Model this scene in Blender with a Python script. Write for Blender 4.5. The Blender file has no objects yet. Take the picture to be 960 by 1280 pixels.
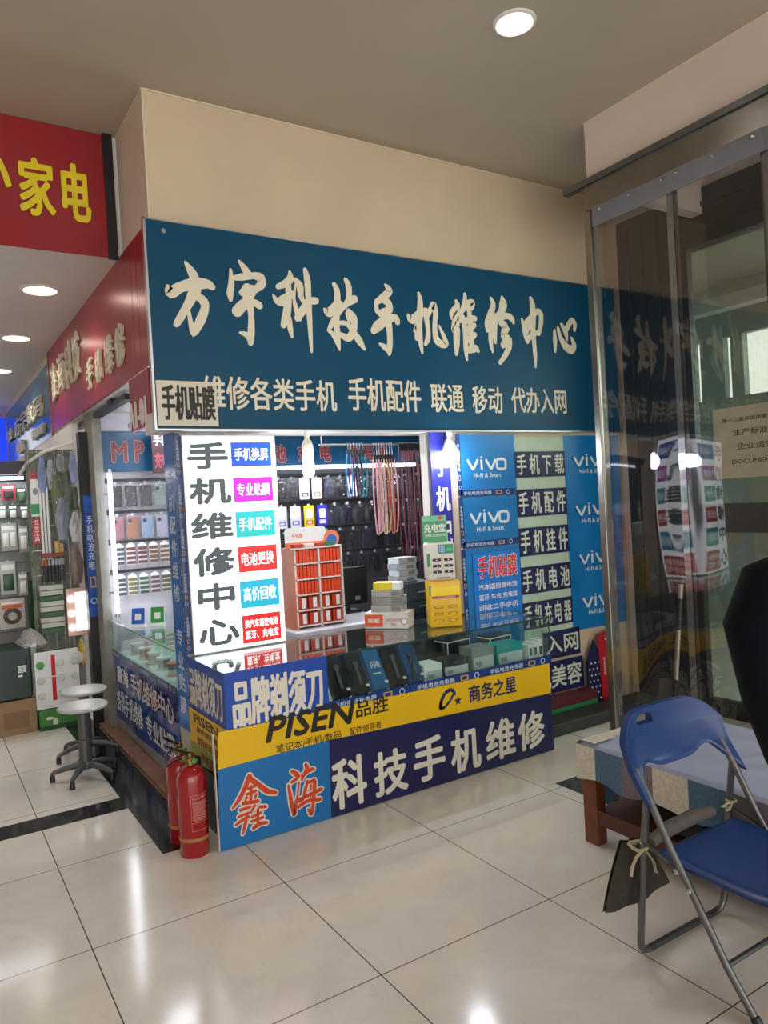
import bpy, bmesh, math, random
from mathutils import Vector, Matrix
random.seed(7)
sc = bpy.context.scene
COL = sc.collection
PI = math.pi

# ---------------------------------------------------------------- camera, world, light, exposure
EYE = 1.637
cam_data = bpy.data.cameras.new('camera')
cam = bpy.data.objects.new('camera', cam_data); COL.objects.link(cam)
cam_data.sensor_fit = 'HORIZONTAL'; cam_data.sensor_width = 36.0
cam_data.lens = 935.4 / 960 * 36.0
cam_data.clip_start = 0.05
yaw, pitch, roll = 0.56051653, 0.01265531, -0.05556051
cy, sy, cp, sp, cr, sr = math.cos(yaw), math.sin(yaw), math.cos(pitch), math.sin(pitch), math.cos(roll), math.sin(roll)
fw = Vector((sy*cp, cy*cp, -sp)); r0 = Vector((cy, -sy, 0)); u0 = r0.cross(fw)
rt = cr*r0 + sr*u0; up = -sr*r0 + cr*u0
cam.matrix_world = Matrix(((rt.x, up.x, -fw.x, 0), (rt.y, up.y, -fw.y, 0), (rt.z, up.z, -fw.z, EYE), (0, 0, 0, 1)))
sc.camera = cam

world = bpy.data.worlds.new('hall_daylight'); sc.world = world; world.use_nodes = True
bg = world.node_tree.nodes['Background']
bg.inputs[0].default_value = (1.0, 0.965, 0.925, 1)
bg.inputs[1].default_value = 3.5

def area(name, loc, size, power, color, aim, sizey=None):
    l = bpy.data.lights.new(name, 'AREA'); l.energy = power; l.color = color
    l.shape = 'RECTANGLE'; l.size = size; l.size_y = sizey or size
    o = bpy.data.objects.new(name, l); COL.objects.link(o); o.location = loc
    o.rotation_euler = (Vector(aim) - Vector(loc)).to_track_quat('-Z', 'Y').to_euler()
    return o
def point(name, loc, power, color, r=.05):
    l = bpy.data.lights.new(name, 'POINT'); l.energy = power; l.color = color; l.shadow_soft_size = r
    o = bpy.data.objects.new(name, l); COL.objects.link(o); o.location = loc
    return o
vs = sc.view_settings
sc.display_settings.display_device = 'sRGB'
vs.view_transform = 'Standard'; vs.look = 'None'; vs.gamma = 1.0; vs.use_curve_mapping = False
vs.exposure = 0.0
try:
    sc.cycles.use_denoising = True
    sc.cycles.max_bounces = 10; sc.cycles.transparent_max_bounces = 24
    sc.cycles.sample_clamp_indirect = 6
except Exception: pass

# ---------------------------------------------------------------- materials
def lin(h):
    h = h.lstrip('#'); v = [int(h[i:i+2], 16)/255 for i in (0, 2, 4)]
    return tuple(c/12.92 if c <= .04045 else ((c+.055)/1.055)**2.4 for c in v)
MC = {}
def M(name, hexc, rough=.5, metal=0., emit=0., var=.06, scale=9., bump=0., alpha=1., coat=0., spec=.5):
    if name in MC: return MC[name]
    m = bpy.data.materials.new(name); m.use_nodes = True; MC[name] = m
    nt = m.node_tree; b = nt.nodes['Principled BSDF']
    c = lin(hexc)
    b.inputs['Base Color'].default_value = (*c, 1); b.inputs['Roughness'].default_value = rough
    b.inputs['Metallic'].default_value = metal; b.inputs['Alpha'].default_value = alpha
    b.inputs['Coat Weight'].default_value = coat; b.inputs['Specular IOR Level'].default_value = spec
    if emit:
        b.inputs['Emission Color'].default_value = (*c, 1); b.inputs['Emission Strength'].default_value = emit
    if var or bump:
        tc = nt.nodes.new('ShaderNodeTexCoord'); nz = nt.nodes.new('ShaderNodeTexNoise')
        nz.inputs['Scale'].default_value = scale; nz.inputs['Detail'].default_value = 4
        nt.links.new(tc.outputs['Object'], nz.inputs['Vector'])
        if var:
            mr = nt.nodes.new('ShaderNodeMapRange'); mr.inputs['From Min'].default_value = .3; mr.inputs['From Max'].default_value = .7
            mr.inputs['To Min'].default_value = 1-var; mr.inputs['To Max'].default_value = 1+var
            mx = nt.nodes.new('ShaderNodeVectorMath'); mx.operation = 'SCALE'; mx.inputs[0].default_value = c
            nt.links.new(nz.outputs['Fac'], mr.inputs['Value']); nt.links.new(mr.outputs['Result'], mx.inputs['Scale'])
            nt.links.new(mx.outputs['Vector'], b.inputs['Base Color'])
        if bump:
            bp = nt.nodes.new('ShaderNodeBump'); bp.inputs['Strength'].default_value = bump; bp.inputs['Distance'].default_value = .01
            nt.links.new(nz.outputs['Fac'], bp.inputs['Height']); nt.links.new(bp.outputs['Normal'], b.inputs['Normal'])
    return m
def clear(name, tint, refl=.08, rough=.03, bump=0., scale=3., haze=0., hazecol='#dddddd'):
    # clear sheet: what lies behind shows through, a grazing-stronger reflection lies on it
    if name in MC: return MC[name]
    m = bpy.data.materials.new(name); m.use_nodes = True; MC[name] = m
    nt = m.node_tree; nt.nodes.remove(nt.nodes['Principled BSDF']); out = nt.nodes['Material Output']
    tr = nt.nodes.new('ShaderNodeBsdfTransparent'); tr.inputs[0].default_value = (*lin(tint), 1)
    base = tr
    if haze:
        df = nt.nodes.new('ShaderNodeBsdfDiffuse'); df.inputs[0].default_value = (*lin(hazecol), 1)
        mh = nt.nodes.new('ShaderNodeMixShader'); mh.inputs[0].default_value = haze
        nt.links.new(tr.outputs[0], mh.inputs[1]); nt.links.new(df.outputs[0], mh.inputs[2]); base = mh
    gl = nt.nodes.new('ShaderNodeBsdfGlossy'); gl.inputs['Roughness'].default_value = rough; gl.inputs[0].default_value = (1, 1, 1, 1)
    lw = nt.nodes.new('ShaderNodeLayerWeight'); lw.inputs[0].default_value = .35
    mr = nt.nodes.new('ShaderNodeMapRange'); mr.inputs['To Min'].default_value = refl; mr.inputs['To Max'].default_value = .9
    pw = nt.nodes.new('ShaderNodeMath'); pw.operation = 'POWER'; pw.inputs[1].default_value = 2.2
    mx = nt.nodes.new('ShaderNodeMixShader')
    nt.links.new(lw.outputs['Facing'], pw.inputs[0]); nt.links.new(pw.outputs[0], mr.inputs['Value'])
    nt.links.new(mr.outputs[0], mx.inputs[0]); nt.links.new(base.outputs[0], mx.inputs[1]); nt.links.new(gl.outputs[0], mx.inputs[2])
    nt.links.new(mx.outputs[0], out.inputs['Surface'])
    if bump:
        tc = nt.nodes.new('ShaderNodeTexCoord'); nz = nt.nodes.new('ShaderNodeTexNoise'); nz.inputs['Scale'].default_value = scale
        nt.links.new(tc.outputs['Object'], nz.inputs['Vector'])
        bp = nt.nodes.new('ShaderNodeBump'); bp.inputs['Strength'].default_value = bump; bp.inputs['Distance'].default_value = .02
        nt.links.new(nz.outputs['Fac'], bp.inputs['Height']); nt.links.new(bp.outputs['Normal'], gl.inputs['Normal'])
    return m

# ---------------------------------------------------------------- geometry helpers
class Fr:                                    # a plane to draw on: O + U*u + V*v + N*d
    def __init__(s, O, U, V):
        s.O, s.U, s.V = Vector(O), Vector(U), Vector(V); s.N = s.U.cross(s.V).normalized()
    def p(s, u, v, d=0.): return s.O + s.U*u + s.V*v + s.N*d
class FrX(Fr):                               # faces -x; u is y
    def __init__(s, x): s.O = Vector((x, 0, 0)); s.U = Vector((0, 1, 0)); s.V = Vector((0, 0, 1)); s.N = Vector((-1, 0, 0))
def FY(y): return Fr((0, y, 0), (1, 0, 0), (0, 0, 1))      # faces -y; u is x
TEXT = {}
def text_mesh(s, extrude=0.):
    k = (s, extrude)
    if k in TEXT: return TEXT[k]
    c = bpy.data.curves.new('t', 'FONT'); c.body = s; c.size = 1; c.resolution_u = 2; c.extrude = extrude
    o = bpy.data.objects.new('t', c); COL.objects.link(o)
    me = bpy.data.meshes.new_from_object(o.evaluated_get(bpy.context.evaluated_depsgraph_get()))
    vs_ = [v.co.copy() for v in me.vertices]; fs = [tuple(p.vertices) for p in me.polygons]
    bpy.data.objects.remove(o); bpy.data.curves.remove(c); bpy.data.meshes.remove(me)
    x0 = min(v.x for v in vs_); x1 = max(v.x for v in vs_); y0 = min(v.y for v in vs_); y1 = max(v.y for v in vs_)
    TEXT[k] = ([((v.x-x0)/(x1-x0), (v.y-y0)/(y1-y0), v.z) for v in vs_], fs)
    return TEXT[k]
class MB:
    def __init__(s, o=(0, 0, 0)):
        s.o = Vector(o); s.v = []; s.f = []; s.m = []
    def add(s, vs_, fs, mi=0):
        n = len(s.v); s.v += [Vector(v) for v in vs_]
        for f in fs: s.f.append(tuple(n+i for i in f)); s.m.append(mi)
        return s
    def bm(s, b, mi=0, mat=None):
        b.verts.ensure_lookup_table(); b.verts.index_update()
        s.add([(mat @ v.co) if mat else v.co.copy() for v in b.verts], [[v.index for v in f.verts] for f in b.faces], mi); b.free(); return s
    def obox(s, c, U, V, W, mi=0, bev=0., seg=2):          # centre and three half-extent vectors
        U, V, W, c = Vector(U), Vector(V), Vector(W), Vector(c)
        b = bmesh.new(); bmesh.ops.create_cube(b, size=2)
        lu, lv, lw = U.length, V.length, W.length
        for v in b.verts: v.co = Vector((v.co.x*lu, v.co.y*lv, v.co.z*lw))
        if bev: bmesh.ops.bevel(b, geom=b.edges[:], offset=min(bev, .49*2*min(lu, lv, lw)), segments=seg, profile=.5, affect='EDGES')
        mat = Matrix.Translation(c) @ Matrix((U.normalized(), V.normalized(), W.normalized())).transposed().to_4x4()
        return s.bm(b, mi, mat)
    def box(s, x0, y0, z0, x1, y1, z1, mi=0, bev=0., seg=2):
        return s.obox(((x0+x1)/2, (y0+y1)/2, (z0+z1)/2), ((x1-x0)/2, 0, 0), (0, (y1-y0)/2, 0), (0, 0, (z1-z0)/2), mi, bev, seg)
    def tube(s, pts, r, n=10, mi=0, closed=False, flat=1.):
        pts = [Vector(p) for p in pts]; k = len(pts); rr = r if isinstance(r, (list, tuple)) else [r]*k
        rings = []; prev = None
        for i in range(k):
            a = pts[i-1] if (i > 0 or closed) else pts[i]; b = pts[(i+1) % k] if (i < k-1 or closed) else pts[i]
            t = (b-a).normalized()
            if prev is None:
                ref = Vector((0, 0, 1)) if abs(t.z) < .9 else Vector((1, 0, 0)); x = t.cross(ref).normalized()
            else:
                x = prev - t*prev.dot(t)
                x = x.normalized() if x.length > 1e-6 else t.orthogonal().normalized()
            prev = x; y = t.cross(x)
            rings.append([pts[i] + (x*math.cos(2*PI*j/n) + y*math.sin(2*PI*j/n)*flat)*rr[i] for j in range(n)])
        vs_ = [v for q in rings for v in q]; fs = []
        for i in range(k if closed else k-1):
            i2 = (i+1) % k
            for j in range(n): fs.append((i*n+j, i*n+(j+1) % n, i2*n+(j+1) % n, i2*n+j))
        if not closed: fs += [tuple(reversed(range(n))), tuple((k-1)*n+j for j in range(n))]
        return s.add(vs_, fs, mi)
    def lathe(s, prof, c, n=20, mi=0, axis=None):
        c = Vector(c); R = Vector((0, 0, 1)).rotation_difference(Vector(axis)).to_matrix() if axis else Matrix.Identity(3)
        vs_ = [c + R @ Vector((r*math.cos(2*PI*j/n), r*math.sin(2*PI*j/n), z)) for r, z in prof for j in range(n)]
        fs = [(i*n+j, i*n+(j+1) % n, (i+1)*n+(j+1) % n, (i+1)*n+j) for i in range(len(prof)-1) for j in range(n)]
        fs += [tuple(reversed(range(n))), tuple((len(prof)-1)*n+j for j in range(n))]
        return s.add(vs_, fs, mi)
    def poly(s, fr, pts, t=0., d=0., mi=0):                 # outline on a frame, thickness t along N
        k = len(pts); a = [fr.p(u, v, d) for u, v in pts]
        if not t: return s.add(a, [tuple(range(k))], mi)
        b = [fr.p(u, v, d+t) for u, v in pts]
        fs = [tuple(range(k)), tuple(reversed(range(k, 2*k)))] + [(i, (i+1) % k, k+(i+1) % k, k+i) for i in range(k)]
        return s.add(a+b, fs, mi)
    def rect(s, fr, u0, v0, u1, v1, t=0., d=0., mi=0): return s.poly(fr, [(u0, v0), (u1, v0), (u1, v1), (u0, v1)], t, d, mi)
    def rrect(s, fr, u0, v0, u1, v1, r, t=0., d=0., mi=0, k=4):
        pts = []
        for cx, cy_, a in ((u1-r, v1-r, 0), (u0+r, v1-r, 90), (u0+r, v0+r, 180), (u1-r, v0+r, 270)):
            for i in range(k+1):
                q = math.radians(a+90*i/k); pts.append((cx+r*math.cos(q), cy_+r*math.sin(q)))
        return s.poly(fr, pts, t, d, mi)
    def disc(s, fr, u, v, r, t=0., d=0., mi=0, n=16, ry=None):
        return s.poly(fr, [(u+r*math.cos(2*PI*i/n), v+(ry or r)*math.sin(2*PI*i/n)) for i in range(n)], t, d, mi)
    def stroke(s, fr, pts, w, d=0., mi=0, closed=False):
        k = len(pts)
        for i in range(k if closed else k-1):
            (x0, y0), (x1, y1) = pts[i], pts[(i+1) % k]; dx, dy = x1-x0, y1-y0; l = math.hypot(dx, dy) or 1; nx, ny = -dy/l*w/2, dx/l*w/2
            s.poly(fr, [(x0+nx, y0+ny), (x0-nx, y0-ny), (x1-nx, y1-ny), (x1+nx, y1+ny)], 0, d+i*2e-5, mi)
        return s
    def grid(s, fn, nu, nv, mi=0):
        vs_ = [fn(i/nu, j/nv) for j in range(nv+1) for i in range(nu+1)]
        return s.add(vs_, [(j*(nu+1)+i, j*(nu+1)+i+1, (j+1)*(nu+1)+i+1, (j+1)*(nu+1)+i) for j in range(nv) for i in range(nu)], mi)
    def text(s, fr, st, r, mi=0, bold=.03, d=.0015, nib=None, shear=0., thick=0., warp=0., slant=0.):
        u0, v0, u1, v1 = r; h = abs(v1-v0); sg = 1 if u1 > u0 else -1
        vv, ff = text_mesh(st, .5 if thick else 0.)
        if not nib: bold *= .68
        if nib: offs = [(math.cos(nib)*bold*h*q, math.sin(nib)*bold*h*q) for q in (-1, -.5, 0, .5, 1)]
        elif bold: offs = [(bold*h*math.cos(2*PI*q/6), bold*h*math.sin(2*PI*q/6)) for q in range(6)]
        else: offs = [(0, 0)]
        b = bold*h
        for q, (ox, oy) in enumerate(offs):
            pts = []
            for x, y, z in vv:
                if warp:
                    x, y = x + warp*math.sin(7*y+3*x), y + warp*math.sin(6*x+1.5+2*y)
                U = u0 + sg*b + (u1-u0-2*sg*b)*x + sg*ox + sg*shear*h*(y-.5)
                V = v0 + b + (v1-v0-2*b)*(y*(1-slant) + slant*x*(1-.3*y)) + oy
                pts.append(fr.p(U, V, d + q*4e-5 + (z+.5)*thick if thick else d + q*4e-5))
            s.add(pts, ff, mi)
        return s
    def brush(s, fr, data, mi=0, d=0., grow=0.):             # brush strokes: x,y,width along each stroke
        for q, st in enumerate(data.split(';')):
            P = [tuple(map(float, c.split(','))) for c in st.split()]
            R = []
            for i in range(len(P)-1):
                a, b, c, e = P[max(0, i-1)], P[i], P[i+1], P[min(len(P)-1, i+2)]
                for k in range(5):
                    t = k/5
                    R.append(tuple(.5*(2*b[n]+(c[n]-a[n])*t+(2*a[n]-5*b[n]+4*c[n]-e[n])*t*t+(3*b[n]-a[n]-3*c[n]+e[n])*t**3) if n < 2 else b[n]+(c[n]-b[n])*t for n in range(3)))
            R.append(P[-1]); dd = d+(q % 12)*8e-5; L, Rr = [], []
            for i, (x, y, w) in enumerate(R):
                x0, y0 = R[max(0, i-1)][:2]; x1, y1 = R[min(len(R)-1, i+1)][:2]; l = math.hypot(x1-x0, y1-y0) or 1
                h = w/2+grow; nx, ny = -(y1-y0)/l*h, (x1-x0)/l*h
                L.append(fr.p(x+nx, y+ny, dd)); Rr.append(fr.p(x-nx, y-ny, dd))
            n = len(R); s.add(L+Rr, [(i, i+1, n+i+1, n+i) for i in range(n-1)], mi)
            for x, y, w in (R[0], R[-1]): s.disc(fr, x, y, w/2+grow, 0, dd+4e-5, mi, 12)
        return s
    def build(s, name, mats, parent=None, smooth=0., kind=None):
        me = bpy.data.meshes.new(name); me.from_pydata([v-s.o for v in s.v], [], s.f)
        mats = mats if isinstance(mats, (list, tuple)) else [mats]
        for m in mats: me.materials.append(m)
        if len(mats) > 1: me.polygons.foreach_set('material_index', s.m)
        if smooth:
            me.polygons.foreach_set('use_smooth', [True]*len(me.polygons)); me.set_sharp_from_angle(angle=smooth)
        me.update()
        o = bpy.data.objects.new(name, me); COL.objects.link(o)
        if parent: o.parent = parent
        else: o.location = s.o
        if kind: o['kind'] = kind
        return o
SM = .7
def tag(o, label, cat, group=None):
    o['label'] = label; o['category'] = cat
    if group: o['group'] = group
    return o
def thing(name, label, cat, loc=(0, 0, 0), rz=0., group=None):
    o = bpy.data.objects.new(name, None); COL.objects.link(o); o.location = loc; o.rotation_euler = (0, 0, rz)
    o.empty_display_size = .1
    return tag(o, label, cat, group)
def struct(name, mb, mats, smooth=0.): return mb.build(name, mats, None, smooth, 'structure')
def dup(root, loc, label, rz=None, group=None):
    r = root.copy(); COL.objects.link(r); r.location = loc; r['label'] = label
    if rz is not None: r.rotation_euler = (0, 0, rz)
    if group: r['group'] = group
    for ch in list(root.children):
        c = ch.copy(); COL.objects.link(c); c.parent = r
        for g in list(ch.children):
            d = g.copy(); COL.objects.link(d); d.parent = c
    return r
ORD = ['first', 'second', 'third', 'fourth', 'fifth', 'sixth', 'seventh', 'eighth', 'ninth', 'tenth', 'eleventh', 'twelfth', 'thirteenth', 'fourteenth']

# ---------------------------------------------------------------- the room
W_CREAM = M('painted plaster cream', '#c9b79c', .75, var=.05, scale=2.2)
W_PINK = M('painted plaster rosy grey', '#d3c4ba', .75, var=.05, scale=2.2)
CEIL = M('painted ceiling grey beige', '#b3a796', .8, var=.05, scale=1.2)
WHITE = M('white paint', '#dcd9d4', .55, var=.03)
SLAT = M('lilac white slat panel', '#c9c6d2', .5, var=.03)
CONC = M('grey concrete pier', '#86857f', .8, var=.15, scale=12, bump=.2)
BLACK = M('black metal', '#17181a', .4, var=.1)
STEEL = M('stainless steel', '#8f8b86', .3, metal=1., var=.08, scale=5)
ALU = M('aluminium', '#b9b9ba', .35, metal=1., var=.05)
CHROME = M('chrome', '#c8c8ca', .12, metal=1., var=.02)

def floor_mat():
    m = bpy.data.materials.new('polished floor tiles'); m.use_nodes = True; nt = m.node_tree; b = nt.nodes['Principled BSDF']
    N = nt.nodes.new; L = nt.links.new
    tc = N('ShaderNodeTexCoord'); sx = N('ShaderNodeSeparateXYZ'); L(tc.outputs['Object'], sx.inputs[0])
    def joint(sock, org):
        a = N('ShaderNodeMath'); a.operation = 'SUBTRACT'; L(sock, a.inputs[0]); a.inputs[1].default_value = org
        d = N('ShaderNodeMath'); d.operation = 'DIVIDE'; L(a.outputs[0], d.inputs[0]); d.inputs[1].default_value = .8
        f = N('ShaderNodeMath'); f.operation = 'FRACT'; L(d.outputs[0], f.inputs[0])
        g = N('ShaderNodeMath'); g.operation = 'PINGPONG'; L(f.outputs[0], g.inputs[0]); g.inputs[1].default_value = .5
        l = N('ShaderNodeMath'); l.operation = 'LESS_THAN'; L(g.outputs[0], l.inputs[0]); l.inputs[1].default_value = .0028
        fl = N('ShaderNodeMath'); fl.operation = 'FLOOR'; L(d.outputs[0], fl.inputs[0])
        return l.outputs[0], fl.outputs[0]
    jx, ix = joint(sx.outputs[0], .4865-8); jy, iy = joint(sx.outputs[1], .635-8)
    mxj = N('ShaderNodeMath'); mxj.operation = 'MAXIMUM'; L(jx, mxj.inputs[0]); L(jy, mxj.inputs[1])
    nz = N('ShaderNodeTexNoise'); nz.inputs['Scale'].default_value = 3.5; nz.inputs['Detail'].default_value = 6; nz.inputs['Distortion'].default_value = 1.2
    L(tc.outputs['Object'], nz.inputs['Vector'])
    vein = N('ShaderNodeTexNoise'); vein.inputs['Scale'].default_value = 1.7; vein.inputs['Detail'].default_value = 8; vein.inputs['Distortion'].default_value = 2.5
    L(tc.outputs['Object'], vein.inputs['Vector'])
    cr_ = N('ShaderNodeValToRGB'); e = cr_.color_ramp.elements; e[0].position = .3; e[0].color = (*lin('#dcd5cb'), 1); e[1].position = .7; e[1].color = (*lin('#e6e0d7'), 1)
    L(nz.outputs['Fac'], cr_.inputs[0])
    vr = N('ShaderNodeValToRGB'); ve = vr.color_ramp.elements; ve[0].position = .485; ve[0].color = (0, 0, 0, 1); ve[1].position = .5; ve[1].color = (1, 1, 1, 1)
    x = ve.new(.515); x.color = (0, 0, 0, 1); L(vein.outputs['Fac'], vr.inputs[0])
    vf = N('ShaderNodeMath'); vf.operation = 'MULTIPLY'; L(vr.outputs[0], vf.inputs[0]); vf.inputs[1].default_value = .07
    m1 = N('ShaderNodeMix'); m1.data_type = 'RGBA'; L(vf.outputs[0], m1.inputs[0]); L(cr_.outputs[0], m1.inputs[6]); m1.inputs[7].default_value = (*lin('#8d8578'), 1)
    m2 = N('ShaderNodeMix'); m2.data_type = 'RGBA'; L(mxj.outputs[0], m2.inputs[0]); L(m1.outputs[2], m2.inputs[6]); m2.inputs[7].default_value = (*lin('#4a443c'), 1)
    L(m2.outputs[2], b.inputs['Base Color']); b.inputs['Roughness'].default_value = .13; b.inputs['Specular IOR Level'].default_value = .5
    return m
struct('floor', MB().box(-6, -5, -.1, 9, 13, 0), floor_mat())
struct('ceiling', MB().box(-6, -5, 3.93, 9, 13, 4.1), CEIL)
struct('wall_hall', MB().box(-6.1, -5, 0, -6, 12.5, 3.93), W_CREAM)
struct('wall_shop', MB().box(1.157, 4.05, 2.46, 4.75, 4.25, 3.93).box(1.31, 4.05, 2.2, 4.75, 4.25, 2.46), W_CREAM)
struct('wall_left', MB().box(1.1555, 4.052, 2.5, 1.35, 12.4, 3.93), W_PINK)
struct('wall_soffit', MB((-4, 4.66, 3.21)).box(-4, 4.66, 3.21, 1.156, 12.5, 3.93), WHITE)
struct('wall_far', MB().box(-4, 12.4, 0, 4.75, 12.5, 3.3), WHITE)
struct('ceiling_shop', MB().box(1.157, 4.25, 2.46, 4.75, 12.4, 2.5), WHITE)
struct('trim_1', MB().box(1.135, 3.985, 2.09, 4.75, 4.3, 2.2), WHITE)               # white beam under the sign
struct('wall_back', MB().box(1.25, 6.12, 0, 4.75, 6.22, 2.46), SLAT)
struct('trim_13', MB().box(2.2, 6.10, .3, 4.3, 6.121, 1.99), M('dark case backing', '#4a4952', .45, var=.1))  # dark sheet added behind the middle cases to darken the gaps between them
struct('wall_poster', MB().box(3.1, 4.0, .862, 3.41, 4.1, 2.09).box(3.41, 4.0, 0, 4.75, 4.1, 2.09), W_CREAM)
struct('wall_partition', MB().box(4.32, 4.1, 0, 4.38, 6.12, 2.46), M('dark mirror partition', '#2b3136', .3, var=.1))
struct('wall_pier', MB().box(1.185, 6.0, 0, 1.25, 6.3, 2.46), CONC)
struct('trim_2', MB().box(1.12, 6.2, 0, 1.185, 6.3, 2.32), BLACK)
struct('trim_3', MB().box(2.955, 4.12, .86, 3.09, 4.2, 2.09), WHITE)                 # white door frame in the shop front
bead = M('pale paint line', '#d6c6ae', .7, var=.02)
struct('trim_4', MB().tube([(1.155, 4.047, 3.928), (4.75, 4.047, 3.928)], .007, 6), bead)
struct('trim_5', MB().tube([(1.155, 4.047, 3.928), (1.155, 4.66, 3.928)], .007, 6), bead)
struct('trim_6', MB().tube([(3.668, 3.25, 3.928), (3.668, -4, 3.928)], .006, 6), bead)
struct('trim_7', MB().box(1.152, 4.046, 3.2, 1.16, 4.053, 3.93), bead)
GRANITE = M('black granite', '#23252b', .1, var=.3, scale=40)
struct('trim_8', MB().box(.93, 3.66, -.01, 1.14, 12, .002), GRANITE)
struct('trim_9', MB().box(-3, 4.36, -.01, .93, 4.55, .002), GRANITE)
struct('trim_10', MB().box(2.98, -3, -.01, 3.62, 3.09, .002), GRANITE)

# entrance lobby on the right
struct('wall_right', MB().box(3.67, -4, 3.5, 3.76, 3.25, 3.93).box(3.76, 3.16, 3.5, 4.75, 3.25, 3.93), W_PINK)
struct('wall_entrance', MB().box(4.75, 3.9, 0, 4.85, 4.25, 3.93).box(4.75, -4, 3.68, 4.85, 3.9, 3.93), W_PINK)
DARKD = M('dark grey painted door metal', '#111317', .45, var=.1)
d = MB((4.7, 3.4, 0)).box(4.7, 3.37, .01, 4.8, 3.9, 3.68, bev=.004)
for k in range(4): d.box(4.685, 3.40+k*.13, .05, 4.7, 3.50+k*.13, 3.62, bev=.004)
struct('door_1', d, DARKD)
struct('trim_11', MB((4.7, -4, 3.3)).box(4.7, -4, 3.3, 4.82, 3.37, 3.68).box(4.68, -4, 3.40, 4.7, 3.37, 3.43).box(4.68, -4, 3.55, 4.7, 3.37, 3.58), DARKD)
gd = MB((4.72, 1.5, 0)).box(4.73, 3.32, 0, 4.79, 3.37, 3.3).box(4.73, -3.9, 1.3, 4.79, 3.32, 1.5).box(4.73, -3.9, 0, 4.79, 3.32, .12).box(4.73, 1.6, 0, 4.79, 1.68, 3.3).box(4.73, -.3, 0, 4.79, -.22, 3.3)
struct('window_1', gd, DARKD)
struct('window_2', MB((4.76, 1.5, 0)).box(4.757, -3.9, .12, 4.763, 3.32, 3.3), clear('door glass', '#d7ded8', .05, .01, haze=.12, hazecol='#9fb0a8'))
LOB = M('pale green grey lobby paint', '#9aa79f', .7, var=.06, scale=2)
w = MB((8, 0, 0))
w.box(8.0, -4, 0, 8.1, 6.2, 2.62).box(8.0, -4, 3.32, 8.1, 6.2, 3.93)
for a, b_ in ((-4, 4.2), (4.96, 5.11), (5.2, 5.5), (5.59, 6.2)): w.box(8.0, a, 2.62, 8.1, b_, 3.32)
struct('wall_lobby', w, LOB)
area('lobby_fill', (7.8, 1.5, 2.6), 4, 320, (.93, 1, .96), (4.8, 2.5, 1.2), 1.4)  # added fill light that brightens the dark lobby; no window stands here
struct('wall_lobby_side', MB().box(4.85, 6.1, 0, 8, 6.2, 3.93).box(4.85, 4.1, 0, 4.9, 6.1, 3.93), LOB)
struct('trim_12', MB((5, 4, 3.2)).box(6.6, -4, 3.3, 6.75, 6.1, 3.42), WHITE)

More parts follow.
